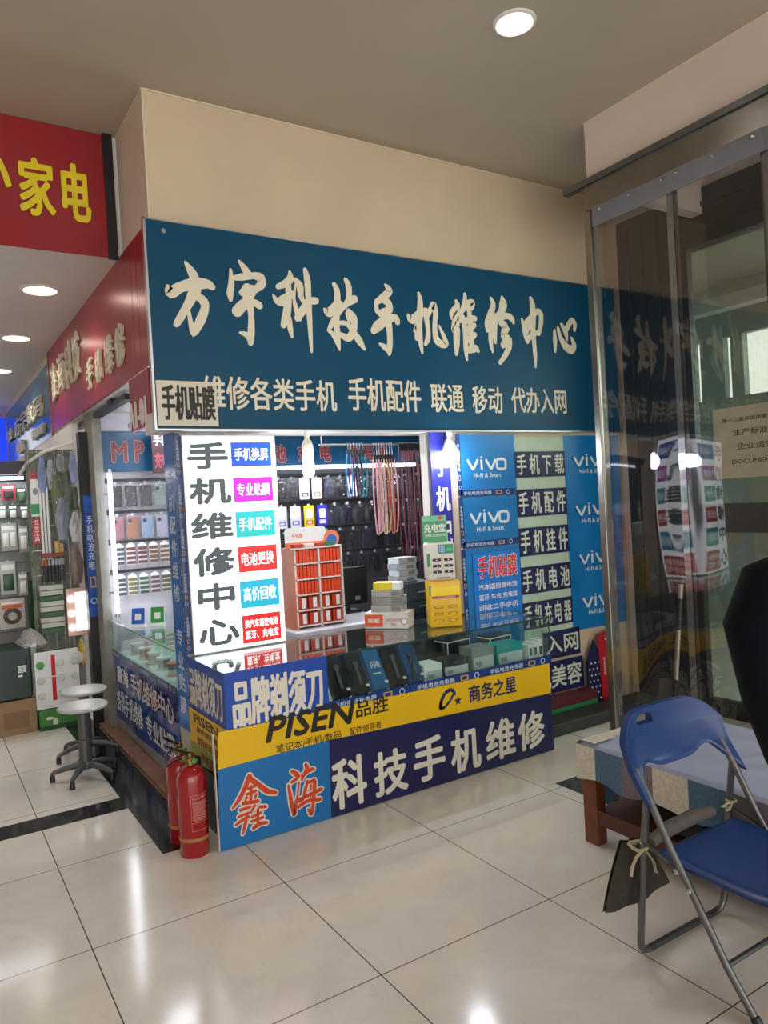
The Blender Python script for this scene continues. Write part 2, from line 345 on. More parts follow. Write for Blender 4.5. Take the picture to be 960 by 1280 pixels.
# ---------------------------------------------------------------- upper signs and facade
TITLE = "1.308,2.989,0.0078 1.329,2.957,0.035 1.349,2.922,0.0489 1.357,2.898,0.0438;1.206,2.85,0.0117 1.22,2.817,0.0613 1.278,2.851,0.0496 1.356,2.876,0.0656 1.422,2.883,0.047 1.451,2.87,0.0326;1.354,2.841,0.062 1.311,2.761,0.042 1.262,2.681,0.0362 1.241,2.649,0.0293;1.359,2.816,0.035 1.396,2.788,0.047 1.404,2.751,0.0404 1.377,2.685,0.0481 1.341,2.619,0.0359 1.33,2.596,0.0117;1.312,2.73,0.0117 1.319,2.667,0.0222 1.329,2.612,0.0321;1.616,3.034,0.0073 1.645,2.995,0.0359 1.667,2.965,0.0401;1.564,2.979,0.0087 1.564,2.908,0.03 1.553,2.848,0.0365 1.554,2.81,0.0182;1.572,2.931,0.017 1.628,2.944,0.0365 1.698,2.959,0.0335 1.739,2.95,0.054 1.742,2.914,0.0467 1.7,2.876,0.03 1.677,2.834,0.0233;1.622,2.855,0.0293 1.651,2.881,0.0359 1.687,2.888,0.0326;1.658,2.879,0.0613 1.649,2.825,0.0417;1.588,2.748,0.0583 1.632,2.791,0.0554 1.689,2.806,0.0365 1.723,2.793,0.0379;1.667,2.794,0.0365 1.67,2.722,0.0303 1.665,2.643,0.0379 1.657,2.577,0.0292;1.598,2.63,0.0091 1.635,2.621,0.03 1.66,2.593,0.0339;1.926,3.009,0.0102 1.927,2.969,0.0431 1.896,2.938,0.0394 1.846,2.913,0.0256;1.814,2.862,0.0078 1.834,2.831,0.0335 1.875,2.835,0.0598 1.929,2.881,0.0367;1.912,2.94,0.0321 1.909,2.858,0.0339 1.898,2.79,0.0452 1.883,2.734,0.047 1.866,2.692,0.03;1.905,2.736,0.0271 1.909,2.676,0.0306 1.917,2.629,0.0117;1.961,2.966,0.0204 1.985,2.934,0.0431 1.989,2.88,0.032 2.002,2.84,0.019;1.96,2.945,0.0064 1.944,2.855,0.0146 1.955,2.795,0.0272 1.969,2.742,0.0335;1.958,2.741,0.0335 1.999,2.792,0.0452 2.033,2.843,0.0394 2.087,2.855,0.0367;2.026,3.031,0.0219 2.037,2.974,0.0383 2.038,2.871,0.0335 2.038,2.747,0.03 2.038,2.623,0.0209 2.039,2.551,0.0117;2.216,2.966,0.024 2.234,2.926,0.035 2.228,2.834,0.0431 2.219,2.748,0.0352 2.221,2.657,0.0335 2.229,2.573,0.0087;2.139,2.811,0.01 2.17,2.793,0.054 2.228,2.841,0.0495 2.254,2.857,0.0263;2.159,2.684,0.0131 2.19,2.732,0.0335 2.233,2.792,0.0272 2.277,2.838,0.0248 2.311,2.87,0.0447 2.354,2.891,0.043;2.163,2.684,0.017 2.193,2.659,0.0262 2.225,2.594,0.0204;2.299,3.003,0.024 2.317,2.962,0.0372 2.313,2.891,0.0335 2.285,2.839,0.0248;2.238,2.736,0.0204 2.286,2.736,0.0256 2.325,2.7,0.0304 2.37,2.639,0.0463 2.405,2.588,0.0131;2.308,2.812,0.03 2.344,2.773,0.0367 2.333,2.701,0.0431 2.297,2.65,0.0431 2.241,2.666,0.0272;2.298,2.797,0.0257 2.31,2.756,0.0272;2.584,3.004,0.012 2.611,2.967,0.0462 2.562,2.923,0.0422 2.513,2.887,0.0308;2.509,2.895,0.0188 2.51,2.84,0.0308 2.54,2.812,0.0308;2.56,2.907,0.0377 2.597,2.891,0.0462 2.603,2.849,0.0462 2.555,2.821,0.0548;2.478,2.706,0.0377 2.513,2.739,0.0625 2.58,2.784,0.0531 2.647,2.801,0.0394 2.661,2.775,0.0337;2.573,2.815,0.0506 2.593,2.761,0.0428 2.597,2.683,0.0359 2.593,2.62,0.0359 2.585,2.568,0.0188;2.519,2.627,0.012 2.555,2.609,0.0359 2.586,2.588,0.0359;2.837,2.975,0.0182 2.846,2.927,0.0359 2.838,2.846,0.0466 2.828,2.764,0.0428 2.831,2.667,0.0351 2.841,2.591,0.0129;2.745,2.829,0.012 2.772,2.8,0.0525 2.843,2.846,0.0499 2.89,2.874,0.024;2.791,2.729,0.0203 2.819,2.771,0.0462 2.803,2.681,0.024;2.887,2.834,0.0365 2.897,2.753,0.0308 2.892,2.688,0.0365 2.87,2.65,0.0225;2.892,2.826,0.0308 2.931,2.886,0.0325 2.953,2.909,0.0469 2.964,2.856,0.0333 2.952,2.757,0.0333 2.963,2.684,0.0462 3.002,2.658,0.0462 3.038,2.661,0.0365 3.025,2.705,0.0296 2.989,2.777,0.0101;3.141,2.955,0.0185 3.15,2.923,0.0413 3.104,2.869,0.0446 3.117,2.837,0.0365 3.163,2.891,0.0324;3.116,2.811,0.0333 3.107,2.752,0.0342 3.142,2.805,0.0377;3.133,2.763,0.0527 3.127,2.671,0.0466 3.12,2.599,0.0203;3.219,3.009,0.0185 3.216,2.962,0.0333 3.184,2.884,0.0277 3.169,2.824,0.024;3.192,2.851,0.0314 3.207,2.752,0.0405 3.202,2.642,0.0338 3.207,2.566,0.0129;3.196,2.902,0.0324 3.253,2.949,0.0481 3.286,2.956,0.0333 3.272,2.917,0.0259;3.201,2.818,0.0314 3.256,2.844,0.0446 3.295,2.851,0.0333;3.23,2.77,0.0462 3.286,2.804,0.0333;3.236,2.703,0.0462 3.287,2.74,0.0333;3.231,2.635,0.0462 3.286,2.647,0.0481 3.309,2.632,0.0223;3.248,2.915,0.0314 3.253,2.797,0.0388 3.255,2.662,0.0359;3.447,3.002,0.0189 3.465,2.963,0.0362 3.44,2.897,0.051 3.398,2.829,0.0332 3.4,2.773,0.0155;3.44,2.897,0.0435 3.437,2.792,0.0498 3.426,2.703,0.034 3.437,2.631,0.0104;3.486,2.885,0.034 3.469,2.795,0.0378 3.468,2.698,0.0151;3.549,3.02,0.0189 3.556,2.972,0.0699 3.536,2.921,0.0498 3.502,2.886,0.0435;3.501,2.878,0.0546 3.588,2.893,0.0397 3.63,2.876,0.0424 3.644,2.849,0.0182;3.531,2.84,0.0473 3.561,2.818,0.0546 3.553,2.776,0.0535;3.592,2.804,0.0182 3.546,2.76,0.0546 3.566,2.737,0.0546;3.577,2.738,0.051 3.536,2.686,0.0435;3.604,2.731,0.0276 3.589,2.673,0.0435 3.547,2.613,0.0362 3.5,2.562,0.0258;3.819,3.042,0.0231 3.833,2.998,0.0465 3.832,2.906,0.0546 3.826,2.822,0.0445 3.831,2.73,0.034 3.835,2.63,0.0323 3.834,2.546,0.0101;3.724,2.884,0.0111 3.737,2.84,0.0323 3.749,2.774,0.0332 3.768,2.726,0.0283;3.749,2.841,0.0416 3.797,2.886,0.0416 3.881,2.952,0.0364 3.913,2.93,0.0404;3.914,2.934,0.0364 3.909,2.87,0.0364 3.881,2.792,0.0321;3.77,2.743,0.0378 3.823,2.78,0.0364 3.881,2.801,0.0283;3.795,2.861,0.0404 3.767,2.792,0.0258;4.04,2.825,0.0202 4.04,2.753,0.0386 4.037,2.671,0.0141;4.077,2.845,0.0242 4.096,2.782,0.0323 4.145,2.717,0.0579 4.204,2.694,0.0579 4.234,2.731,0.0445 4.211,2.782,0.0182;4.115,2.874,0.0242 4.153,2.821,0.0424 4.163,2.761,0.0121;4.153,2.829,0.0364 4.194,2.884,0.0404 4.227,2.917,0.0323 4.253,2.889,0.0364 4.247,2.845,0.0236"
XINHAI = "1.327,0.329,0.0259 1.304,0.285,0.0225 1.266,0.228,0.0203 1.232,0.196,0.009;1.329,0.317,0.0251 1.369,0.28,0.0225 1.414,0.235,0.0259 1.461,0.214,0.0169;1.315,0.271,0.0124 1.351,0.276,0.0146;1.307,0.245,0.0124 1.355,0.25,0.0146;1.333,0.278,0.0146 1.326,0.207,0.0146;1.306,0.229,0.0135 1.297,0.214,0.0068;1.357,0.232,0.0124 1.35,0.217,0.0101;1.287,0.206,0.0164 1.363,0.197,0.0176;1.271,0.177,0.0158 1.321,0.18,0.0135;1.261,0.147,0.0124 1.314,0.154,0.0107;1.244,0.112,0.0127 1.277,0.126,0.0146 1.312,0.133,0.0124;1.304,0.146,0.0146 1.29,0.1,0.0169 1.276,0.059,0.0088;1.345,0.18,0.0135 1.325,0.151,0.0113;1.374,0.166,0.0146 1.403,0.159,0.0135;1.33,0.128,0.0124 1.378,0.137,0.0135;1.322,0.107,0.0109 1.385,0.11,0.0135;1.361,0.158,0.0117 1.357,0.098,0.0151;1.335,0.073,0.0202 1.368,0.084,0.0189 1.404,0.079,0.0135;1.553,0.3,0.0138 1.577,0.28,0.0264 1.589,0.266,0.0164;1.55,0.246,0.0146 1.579,0.256,0.0146;1.53,0.234,0.0101 1.537,0.186,0.018 1.543,0.133,0.0203 1.555,0.078,0.018 1.567,0.121,0.0101 1.59,0.236,0.0075;1.634,0.316,0.0158 1.638,0.288,0.0264 1.614,0.259,0.0158 1.607,0.244,0.0124;1.608,0.267,0.0138 1.66,0.283,0.0201 1.677,0.282,0.0135;1.638,0.23,0.0124 1.622,0.188,0.0176 1.607,0.145,0.0158 1.575,0.142,0.0157;1.634,0.22,0.0135 1.676,0.224,0.0189;1.679,0.217,0.0189 1.672,0.158,0.0211 1.662,0.102,0.0169 1.649,0.053,0.0155 1.632,0.086,0.0067;1.569,0.144,0.0169 1.62,0.153,0.0176 1.705,0.167,0.0189 1.718,0.169,0.0113;1.579,0.112,0.0189 1.631,0.127,0.0176 1.702,0.118,0.0197;1.655,0.203,0.0126 1.653,0.18,0.009;1.652,0.157,0.0113 1.648,0.135,0.009"
TEAL = M('deep teal blue sign board', '#0a4563', .4, var=.05, scale=2, spec=.2)
IVORY = M('ivory vinyl letters', '#d8d0bb', .5, var=.04)
t = thing('shop_sign', 'long deep blue board above the stall with large ivory brush characters', 'sign', (2.8, 3.95, 2.09))
o = t.location
sgn = MB(o).box(1.105, 3.955, 2.09, 4.70, 3.984, 3.19)
sgn.build('board', TEAL, t)
e = MB(o)
e.box(1.093, 3.948, 2.085, 1.105, 3.984, 3.2).box(1.093, 3.948, 3.19, 4.70, 3.984, 3.198).box(1.105, 3.948, 2.082, 4.70, 3.984, 2.09)
e.build('edge_frame', ALU, t)
f = FY(3.955); mb = MB(o)
mb.brush(f, TITLE, 0, .0018, .0025)
mb.build('title_lettering', IVORY, t)
mb = MB(o)
for s_, r in (('维修各类手机', (1.36, 2.197, 2.19, 2.385)), ('手机配件', (2.271, 2.205, 2.812, 2.411)), ('联通', (2.889, 2.207, 3.161, 2.396)), ('移动', (3.236, 2.206, 3.503, 2.395)), ('代办入网', (3.584, 2.214, 4.125, 2.398))):
    mb.text(f, s_, r, bold=.022)
mb.build('service_lettering', IVORY, t)
for x_ in (1.2, 4.6): MB(o).disc(f, x_, 3.14, .012, .006).build('screw', ALU, t)
t = thing('paper_sign', 'small cream sheet with black 手机贴膜 stuck on the lower left corner of the blue board', 'sign', (1.27, 3.95, 2.1))
MB(t.location).rect(f, 1.112, 2.106, 1.442, 2.346, .002, .002).build('sheet', M('cream sticker', '#cfc8b8', .5), t)
INK = M('black ink', '#15140f', .5)
MB(t.location).text(f, '手机贴膜', (1.135, 2.135, 1.43, 2.325), bold=.03, d=.0055).build('lettering', INK, t)

FAS = M('red aluminium fascia', '#a3283a', .28, metal=.25, var=.06, scale=1.5)
t = thing('red_fascia', 'glossy red metal fascia running back along the left side of the stall', 'fascia', (1.15, 5.7, 2.46))
o = t.location
fx = FrX(1.135)
for a, b_ in ((4.046, 4.30), (4.305, 4.42), (4.425, 6.7), (6.705, 7.54)):
    MB(o).box(1.137, a, 2.46, 1.154, b_, 3.21, bev=.002).build('panel', FAS, t)
MB(o).box(1.137, 4.18, 2.14, 1.154, 4.62, 2.455, bev=.002).build('number_panel', FAS, t)
LETT = M('cream raised letter', '#cfcab4', .35, var=.04)
lt = [('鑫', (7.30, 2.70, 7.08, 3.06)), ('海', (6.98, 2.71, 6.68, 3.08)), ('科', (6.62, 2.70, 6.33, 3.08)), ('技', (6.25, 2.71, 6.0, 3.09)), ('手', (5.76, 2.56, 5.55, 2.79)), ('机', (5.44, 2.56, 5.24, 2.80)), ('维', (5.12, 2.56, 4.93, 2.82)), ('修', (4.82, 2.56, 4.62, 2.83))]
for s_, r in lt: MB(o).text(fx, s_, r, bold=.012, thick=.02, d=.001, warp=.02, slant=.1).build('raised_letter', LETT, t)
MB(o).text(fx, 'A1-01', (4.62, 2.15, 4.24, 2.31), bold=.02, thick=.008, d=.001).build('unit_number', M('white letter', '#e6e2de', .4), t)
BLF = M('glossy blue green fascia', '#2f6f8f', .15, var=.25, scale=.9)
t = thing('blue_fascia', 'glossy blue fascia with cream raised letters beyond the red one', 'fascia', (1.15, 9.4, 2.43))
o = t.location
MB(o).box(1.137, 7.56, 2.43, 1.154, 11.3, 3.12).build('panel', BLF, t)
for s_, r in (('方宇数码', (10.2, 2.68, 7.95, 2.9)), ('专业', (11.15, 2.7, 10.5, 2.86)), ('手机维修', (8.75, 2.5, 7.86, 2.6)), ('电脑', (10.1, 2.46, 9.5, 2.6))):
    MB(o).text(fx, s_, r, bold=.03, thick=.03, d=.001).build('raised_letters', LETT, t)
MB((1.14, 7.55, 2.45)).box(1.13, 7.541, 2.44, 1.156, 7.559, 3.21).build('fascia_joint', M('brass strip', '#8a6a48', .35, metal=.8), None)
tag(bpy.data.objects['fascia_joint'], 'narrow brass strip between the red and the blue fascia', 'trim')

RED = M('red banner cloth', '#8c1018', .6, var=.06, scale=6, bump=.1)
t = thing('red_banner', 'red cloth banner with yellow 小家电 high on the left', 'banner', (.3, 4.65, 3.2))
o = t.location
MB(o).grid(lambda u, v: Vector((-1.2+2.27*u, 4.638+.006*math.sin(9*u+5*v), 3.19+(.735-.0*u)*v)), 40, 12).build('cloth', RED, t, SM)
MB(o).box(1.07, 4.625, 3.185, 1.125, 4.655, 3.93).build('black_edge', BLACK, t)
YEL = M('yellow letters', '#d9c514', .5)
mb = MB(o)
for s_, r in (('小', (.34, 3.45, .565, 3.74)), ('家', (.598, 3.375, .79, 3.71)), ('电', (.825, 3.375, .985, 3.715))): mb.text(FY(4.628), s_, r, bold=.035, d=.002)
mb.build('lettering', YEL, t)

BLU = M('backlit blue sign face', '#0d36d8', .3, emit=1.1, var=.02)
t = thing('lit_blue_sign', 'backlit blue sign at the end of the passage on the far left', 'sign', (.6, 11.3, 2.34))
MB(t.location).box(-.1, 11.25, 2.34, 1.12, 11.4, 3.06).build('face', BLU, t)
MB(t.location).rrect(FY(11.25), .62, 2.46, .99, 2.92, .06, .004, .001).build('white_symbol', M('backlit white', '#f4f6ff', .3, emit=1.2, var=0), t)

LAMP = M('lit lamp diffuser', '#fff4e0', .4, emit=9, var=0)
def downlight(loc, r, label, power):
    t = thing('downlight', label, 'lamp', loc, 0, 'round ceiling downlights')
    MB().lathe([(r*.80, -.001), (r*.86, -.012), (r, -.006), (r*1.02, 0)], (0, 0, 0), 28).build('trim_ring', WHITE, t, SM)
    MB().lathe([(r*.02, -.006), (r*.79, -.006), (r*.79, -.003)], (0, 0, 0), 28).build('diffuser', LAMP, t)
    l = bpy.data.lights.new('downlight_beam', 'SPOT'); l.energy = power; l.color = (1, .93, .82); l.spot_size = 2.4; l.spot_blend = .8; l.shadow_soft_size = r*.7
    q = bpy.data.objects.new('downlight_beam', l); COL.objects.link(q); q.location = Vector(loc) - Vector((0, 0, .03))
downlight((2.595, 2.697, 3.93), .105, 'round white recessed downlight in the grey ceiling before the blue sign', 40)
for (x_, y_), s_ in zip(((.808, 5.516), (.817, 7.02), (.83, 8.57)), ('nearest', 'middle', 'farthest')):
    downlight((x_, y_, 3.21), .125, s_ + ' of the three lit downlights in the white soffit behind the red banner', 28)
t = thing('awning_rail', 'black shutter rail under the red fascia', 'rail', (1.22, 5.9, 2.36))
MB(t.location).box(1.2, 5.0, 2.40, 1.25, 6.8, 2.44).build('rail', BLACK, t)
for y_ in (5.35, 6.15): MB(t.location).box(1.19, y_, 2.43, 1.26, y_+.12, 2.46, bev=.004).build('bracket', BLACK, t)

# ---------------------------------------------------------------- the stall front: counter, banner, light box
NAVY = M('navy banner vinyl', '#16184f', .32, var=.05, scale=3)
MIDB = M('bright blue banner vinyl', '#0f6cb0', .32, var=.05, scale=3)
BANDB = M('royal blue vinyl', '#1746a8', .35, var=.05, scale=3)
YELB = M('yellow banner vinyl', '#e3b80e', .32, var=.04, scale=3)
WLET = M('white vinyl letters', '#dcd8cc', .45, var=.02)
ORA = M('orange red vinyl letters', '#c9421d', .45, var=.03)
GLASS = clear('counter glass', '#f1f8f5', .06, .02)
FGLASS = clear('counter front glass', '#f4faf8', .03, .02)
FGLASS.node_tree.nodes['Map Range'].inputs['To Max'].default_value = .55
GEDGE = M('green glass edge', '#27423b', .15, var=.1)
TAPEN = M('dark navy glossy tape', '#1c3a7c', .22, var=.35, scale=25)
TAPEL = M('pale tape print', '#b9c9de', .35, var=.1)
TAPEG = M('gold tape print', '#b99a52', .35, var=.1)
def tape(mb, fr, u0, v0, u1, v1, horiz=True, d=.002):
    """navy tape printed over and over with small lettering, a chip and a round camera"""
    mb.rect(fr, u0, v0, u1, v1, .001, d-.001, 0)
    sg = 1 if u1 > u0 else -1
    if horiz:
        h = v1-v0; p = h*7.5; n = max(1, int(abs(u1-u0)/p)); p = (u1-u0)/n
        for k in range(n):
            a = u0+k*p
            mb.text(fr, '手机电池充电器', (a+.05*p, v0+.24*h, a+.55*p, v0+.78*h), 1, bold=.03, d=d+.0008)
            mb.rect(fr, a+.63*p, v0+.22*h, a+.74*p, v0+.78*h, 0, d+.001, 2); mb.rect(fr, a+.65*p, v0+.32*h, a+.72*p, v0+.68*h, 0, d+.0014, 0)
            mb.disc(fr, a+.86*p, v0+.5*h, .34*h, 0, d+.001, 1); mb.disc(fr, a+.86*p, v0+.5*h, .24*h, 0, d+.0014, 0)
    else:
        w_ = abs(u1-u0); p = w_*9; n = max(1, int((v1-v0)/p)); p = (v1-v0)/n
        for k in range(n):
            a = v1-k*p; c = (u0+u1)/2
            for q, ch in enumerate('手机电池充电'):
                mb.text(fr, ch, (c-sg*.3*w_, a-(.16+.075*(q+1))*p, c+sg*.3*w_, a-(.165+.075*q)*p), 1, bold=.03, d=d+.0008)
            mb.rect(fr, c-.3*w_, a-.76*p, c+.3*w_, a-.67*p, 0, d+.001, 2); mb.rect(fr, c-.18*w_, a-.745*p, c+.18*w_, a-.685*p, 0, d+.0014, 0)
            mb.disc(fr, c, a-.87*p, .34*w_, 0, d+.001, 1); mb.disc(fr, c, a-.87*p, .24*w_, 0, d+.0014, 0)
    return mb
TP = [TAPEN, TAPEL, TAPEG]

t = thing('display_counter', 'low glass topped display counter facing the hall', 'counter', (2.3, 3.8, 0))
o = t.location
MB(o).box(1.24, 3.52, 0, 3.38, 4.09, .57).build('base', M('grey counter carcass', '#5d6064', .6), t)
MB(o).box(1.25, 3.53, .57, 3.38, 4.08, .578).build('glass_floor', M('white shelf board', '#c9cfcd', .4), t)
MB(o).box(1.232, 3.504, .843, 3.395, 4.092, .851).build('top_pane', GLASS, t)
MB(o).box(1.235, 3.506, .56, 3.392, 3.512, .843).build('front_pane', FGLASS, t)
MB(o).box(3.386, 3.512, .56, 3.392, 4.09, .843).build('end_pane', GLASS, t)
MB(o).box(1.235, 4.08, .56, 3.392, 4.092, .843).build('back_board', M('dark mirror sliding door', '#39434a', .12, var=.1), t)
MB(o).box(1.232, 3.500, .842, 3.398, 3.505, .852).box(3.394, 3.504, .842, 3.398, 4.092, .852).box(2.33, 3.503, .56, 2.336, 3.506, .843).box(3.392, 3.503, .56, 3.397, 3.508, .843).build('glass_edge', GEDGE, t)
b = MB(o); b.rect(FY(3.502), 1.228, .535, 1.79, .853, .003, 0, 0)
b.text(FY(3.499), '品牌剃须刀', (1.262, .575, 1.76, .81), 1, bold=.035)
fxc = FrX(1.229); b.rect(fxc, 4.07, .56, 3.502, .853, .003, 0, 0); b.text(FrX(1.226), '品牌剃须刀', (4.05, .60, 3.53, .81), 1, bold=.03)
b.build('blue_band', [BANDB, WLET], t)
tape(MB(o), FY(3.502), 1.79, .552, 3.395, .608).build('printed_tape', TP, t)
b = MB(o)
g = FrX(1.222)
b.poly(g, [(4.06, .40), (3.50, .40), (3.50, .58), (4.06, .58)], .003, 0, 0)
b.poly(g, [(4.06, .28), (3.50, .34), (3.50, .40), (4.06, .40)], .003, 0, 3)
b.text(FrX(1.219), 'PISEN', (3.98, .515, 3.6, .565), 1, bold=.05, shear=-.3); b.text(FrX(1.219), '配件领导者', (3.94, .47, 3.62, .50), 1, bold=.02)
b.text(FrX(1.219), '数码移动电源', (3.94, .40, 3.60, .45), 2, bold=.03); b.text(FrX(1.219), '手机配件', (3.9, .32, 3.6, .375), 2, bold=.04)
b.build('side_poster', [YELB, INK, M('dark red print', '#7d2a20', .5), M('lime poster', '#8f9f1e', .4)], t)
b = MB(o); b.box(1.215, 3.52, 0, 1.238, 4.06, .30)
b.build('side_board', M('dark cluttered side board', '#1a1d22', .4, var=.5, scale=14), t)

t = thing('front_banner', 'wide vinyl banner along the counter front, yellow above, blue and navy below', 'banner', (2.27, 3.5, 0))
o = t.location; f = FY(3.498)
b = MB(o)
b.poly(f, [(1.160, .004), (1.764, .004), (1.777, .41), (1.171, .398)], .003, 0, 1)
b.poly(f, [(1.764, .004), (3.374, .004), (3.372, .366), (1.777, .41)], .003, 0, 2)
b.poly(f, [(1.171, .398), (1.777, .41), (3.372, .366), (3.372, .556), (1.182, .575)], .003, 0, 0)
b.poly(Fr((1.157, 3.498, 0), (0, 1, 0), (0, 0, 1)), [(-.003, .004), (.02, .004), (.02, .57), (-.003, .57)], .003, 0, 3)
b.build('vinyl_sheet', [YELB, MIDB, NAVY, WHITE], t)
f = FY(3.495); mb = MB(o)
for s_, r in (('科', (1.776, .031, 1.99, .30)), ('技', (2.034, .034, 2.256, .279)), ('手', (2.296, .045, 2.516, .295)), ('机', (2.557, .035, 2.779, .29)), ('维', (2.82, .043, 3.054, .287)), ('修', (3.075, .05, 3.302, .285))): mb.text(f, s_, r, bold=.042)
mb.build('white_lettering', WLET, t)
mb = MB(o)
mb.brush(f, XINHAI, 0, .0008, .008); mb.brush(f, XINHAI, 1, .0026, .001)
mb.build('orange_lettering', [WLET, ORA], t)
mb = MB(o)
mb.text(f, 'PISEN', (1.438, .468, 1.93, .60), bold=.06, shear=.25); mb.text(f, '品胜', (1.945, .49, 2.153, .578), bold=.03)
mb.text(f, '笔记本/手机/数码', (1.475, .405, 1.85, .45), bold=.012); mb.text(f, '配件领导者', (1.90, .408, 2.10, .448), bold=.012)
mb.build('black_lettering', INK, t)
NAVYL = M('navy print', '#15235c', .4)
mb = MB(o); mb.text(f, '商务之星', (2.712, .425, 3.085, .53), bold=.035)
cxs, cys = 2.565, .482
mb.build('business_lettering', NAVYL, t); mb = MB(o)
mb.stroke(f, [(cxs-.065, cys-.05), (cxs-.055, cys-.005), (cxs-.025, cys+.035), (cxs+.015, cys+.05), (cxs+.04, cys+.035), (cxs+.045, cys+.01)], .022)
mb.stroke(f, [(cxs-.065, cys-.05), (cxs-.03, cys-.045), (cxs+.01, cys-.015), (cxs+.045, cys+.03)], .016)
mb.build('swirl_mark', NAVYL, t); mb = MB(o)
mb.poly(f, [(cxs+.065+.03*(1 if k % 2 == 0 else .42)*math.sin(k*PI/5), cys-.025+.03*(1 if k % 2 == 0 else .42)*math.cos(k*PI/5)) for k in range(10)], 0, .002)
mb.build('star_mark', NAVYL, t)

t = thing('light_box', 'tall lit white box on the counter with 手机维修中心 in dark characters and six coloured labels', 'sign', (1.54, 4.06, .852))
o = t.location
MB(o).box(1.262, 4.052, .855, 1.815, 4.092, 2.065).build('case', ALU, t)
MB(o).box(1.27, 4.046, .862, 1.808, 4.053, 2.06).build('lit_panel', M('backlit white acrylic', '#f7f9ff', .3, emit=2.6, var=0), t)
f = FY(4.046); mb = MB(o)
for ch, r in (('手', (1.283, 1.876, 1.522, 2.029)), ('机', (1.282, 1.68, 1.529, 1.83)), ('维', (1.281, 1.483, 1.528, 1.637)), ('修', (1.281, 1.281, 1.527, 1.442)), ('中', (1.297, 1.089, 1.515, 1.242)), ('心', (1.29, .891, 1.531, 1.04))): mb.text(f, ch, r, bold=.07)
mb.build('lettering', M('dark grey letter film', '#465156', .4, emit=.45, var=0), t)
for s_, hx, r, two in (('手机换屏', '#0f52cf', (1.538, 1.888, 1.783, 2.026), 0), ('专业贴膜', '#cf12d6', (1.541, 1.685, 1.782, 1.825), 0), ('手机配件', '#12c0c4', (1.543, 1.483, 1.782, 1.63), 0), ('电池更换', '#e31c1c', (1.545, 1.284, 1.783, 1.43), 0), ('高价回收', '#12b4d8', (1.545, 1.078, 1.785, 1.233), 0), ('换汽车遥控电池', '#e31c1c', (1.546, .877, 1.783, 1.037), 1)):
    l = MB(o).rect(f, *r, .0015, .0005).build('coloured_label', M('backlit film ' + hx, hx, .3, emit=.42, var=0), t)
    mb = MB(o); wd = r[2]-r[0]; ht = r[3]-r[1]
    if two:
        mb.text(f, '换汽车遥控电池', (r[0]+.07*wd, r[1]+.54*ht, r[2]-.07*wd, r[3]-.16*ht), bold=.022, d=.003)
        mb.text(f, '蓝牙、充电宝', (r[0]+.07*wd, r[1]+.14*ht, r[2]-.07*wd, r[1]+.45*ht), bold=.022, d=.003)
    else: mb.text(f, s_, (r[0]+.08*wd, r[1]+.24*ht, r[2]-.08*wd, r[3]-.24*ht), bold=.015, d=.003)
    mb.build('lettering', M('backlit white letters', '#ffffff', .3, emit=1.1, var=0), l)

# ---------------------------------------------------------------- corner post and the left showcase
BRB = M('bright blue glossy sheet', '#1f6fce', .18, var=.2, scale=7)
t = thing('corner_post', 'post at the corner of the stall wrapped in bright blue sheet with white characters', 'post', (1.26, 4.2, 0))
o = t.location
MB(o).box(1.235, 4.094, 0, 1.30, 4.30, 2.09).build('core', M('post board', '#b9b4aa', .6), t)
b = MB(o).rect(FrX(1.234), 4.30, .42, 4.10, 2.09, .002, 0, 0)
for k, ch in enumerate('手机配件维修专业贴膜'):
    z_ = 1.83 - k*.128 - (.12 if k > 5 else 0)
    b.text(FrX(1.232), ch, (4.255, z_-.05, 4.145, z_+.05), 1, bold=.035)
b.build('blue_sheet', [BRB, M('pale blue white letters', '#c9dcf2', .4)], t)
tape(MB(o), FY(4.093), 1.235, .86, 1.262, 2.08, False).build('printed_tape', TP, t)
tape(MB(o), FrX(1.2335), 4.10, .56, 4.07, 2.08, False, .004).build('printed_tape', TP, t)

t = thing('side_showcase', 'glass topped showcase running back along the passage side of the stall', 'counter', (1.4, 5.2, 0))
o = t.location
PLBL = M('glossy blue vinyl under clear film', '#1d3f8f', .16, var=.3, scale=5, bump=.15)
MB(o).box(1.25, 4.31, 0, 1.75, 5.98, .60).build('base', M('showcase carcass', '#8d9297', .5, var=.2, scale=14), t)
MB(o).box(1.228, 4.31, .845, 1.75, 6.0, .853).build('top_pane', GLASS, t)
MB(o).box(1.232, 4.31, .60, 1.238, 5.98, .845).build('front_pane', FGLASS, t)
MB(o).box(1.73, 4.31, .60, 1.75, 5.98, .845).build('back_board', WHITE, t)
MB(o).box(1.25, 4.32, .60, 1.73, 5.98, .606).build('shelf', M('mint showcase shelf', '#a9c2b8', .4), t)
MB(o).box(1.226, 4.31, .842, 1.230, 6.0, .856).build('glass_edge', M('pale green glass edge', '#9dbfae', .2), t)
tape(MB(o), FrX(1.231), 5.98, .585, 4.31, .635).build('printed_tape', TP, t)
b = MB(o).grid(lambda u, v: Vector((1.238+.008*math.sin(11*u+4*v)-.01*(1-v), 5.95-1.63*u, .125+.465*v)), 30, 8)
b.build('banner', PLBL, t, SM)
mb = MB(o); fl = FrX(1.219)
mb.text(fl, '鑫海', (5.8, .42, 5.45, .55), 0, bold=.05); mb.text(fl, '手机维修中心', (5.38, .40, 4.36, .56), 1, bold=.05, d=.001); mb.text(fl, '手机维修中心', (5.38, .40, 4.36, .56), 0, bold=.02, d=.002)
mb.text(fl, '各类手机维修', (5.85, .20, 5.1, .37), 0, bold=.03); mb.text(fl, '专业贴膜', (5.02, .19, 4.38, .34), 0, bold=.03)
mb.build('lettering', [M('white film letters', '#d7dbe4', .35), M('red film letters', '#b33a34', .35)], t)
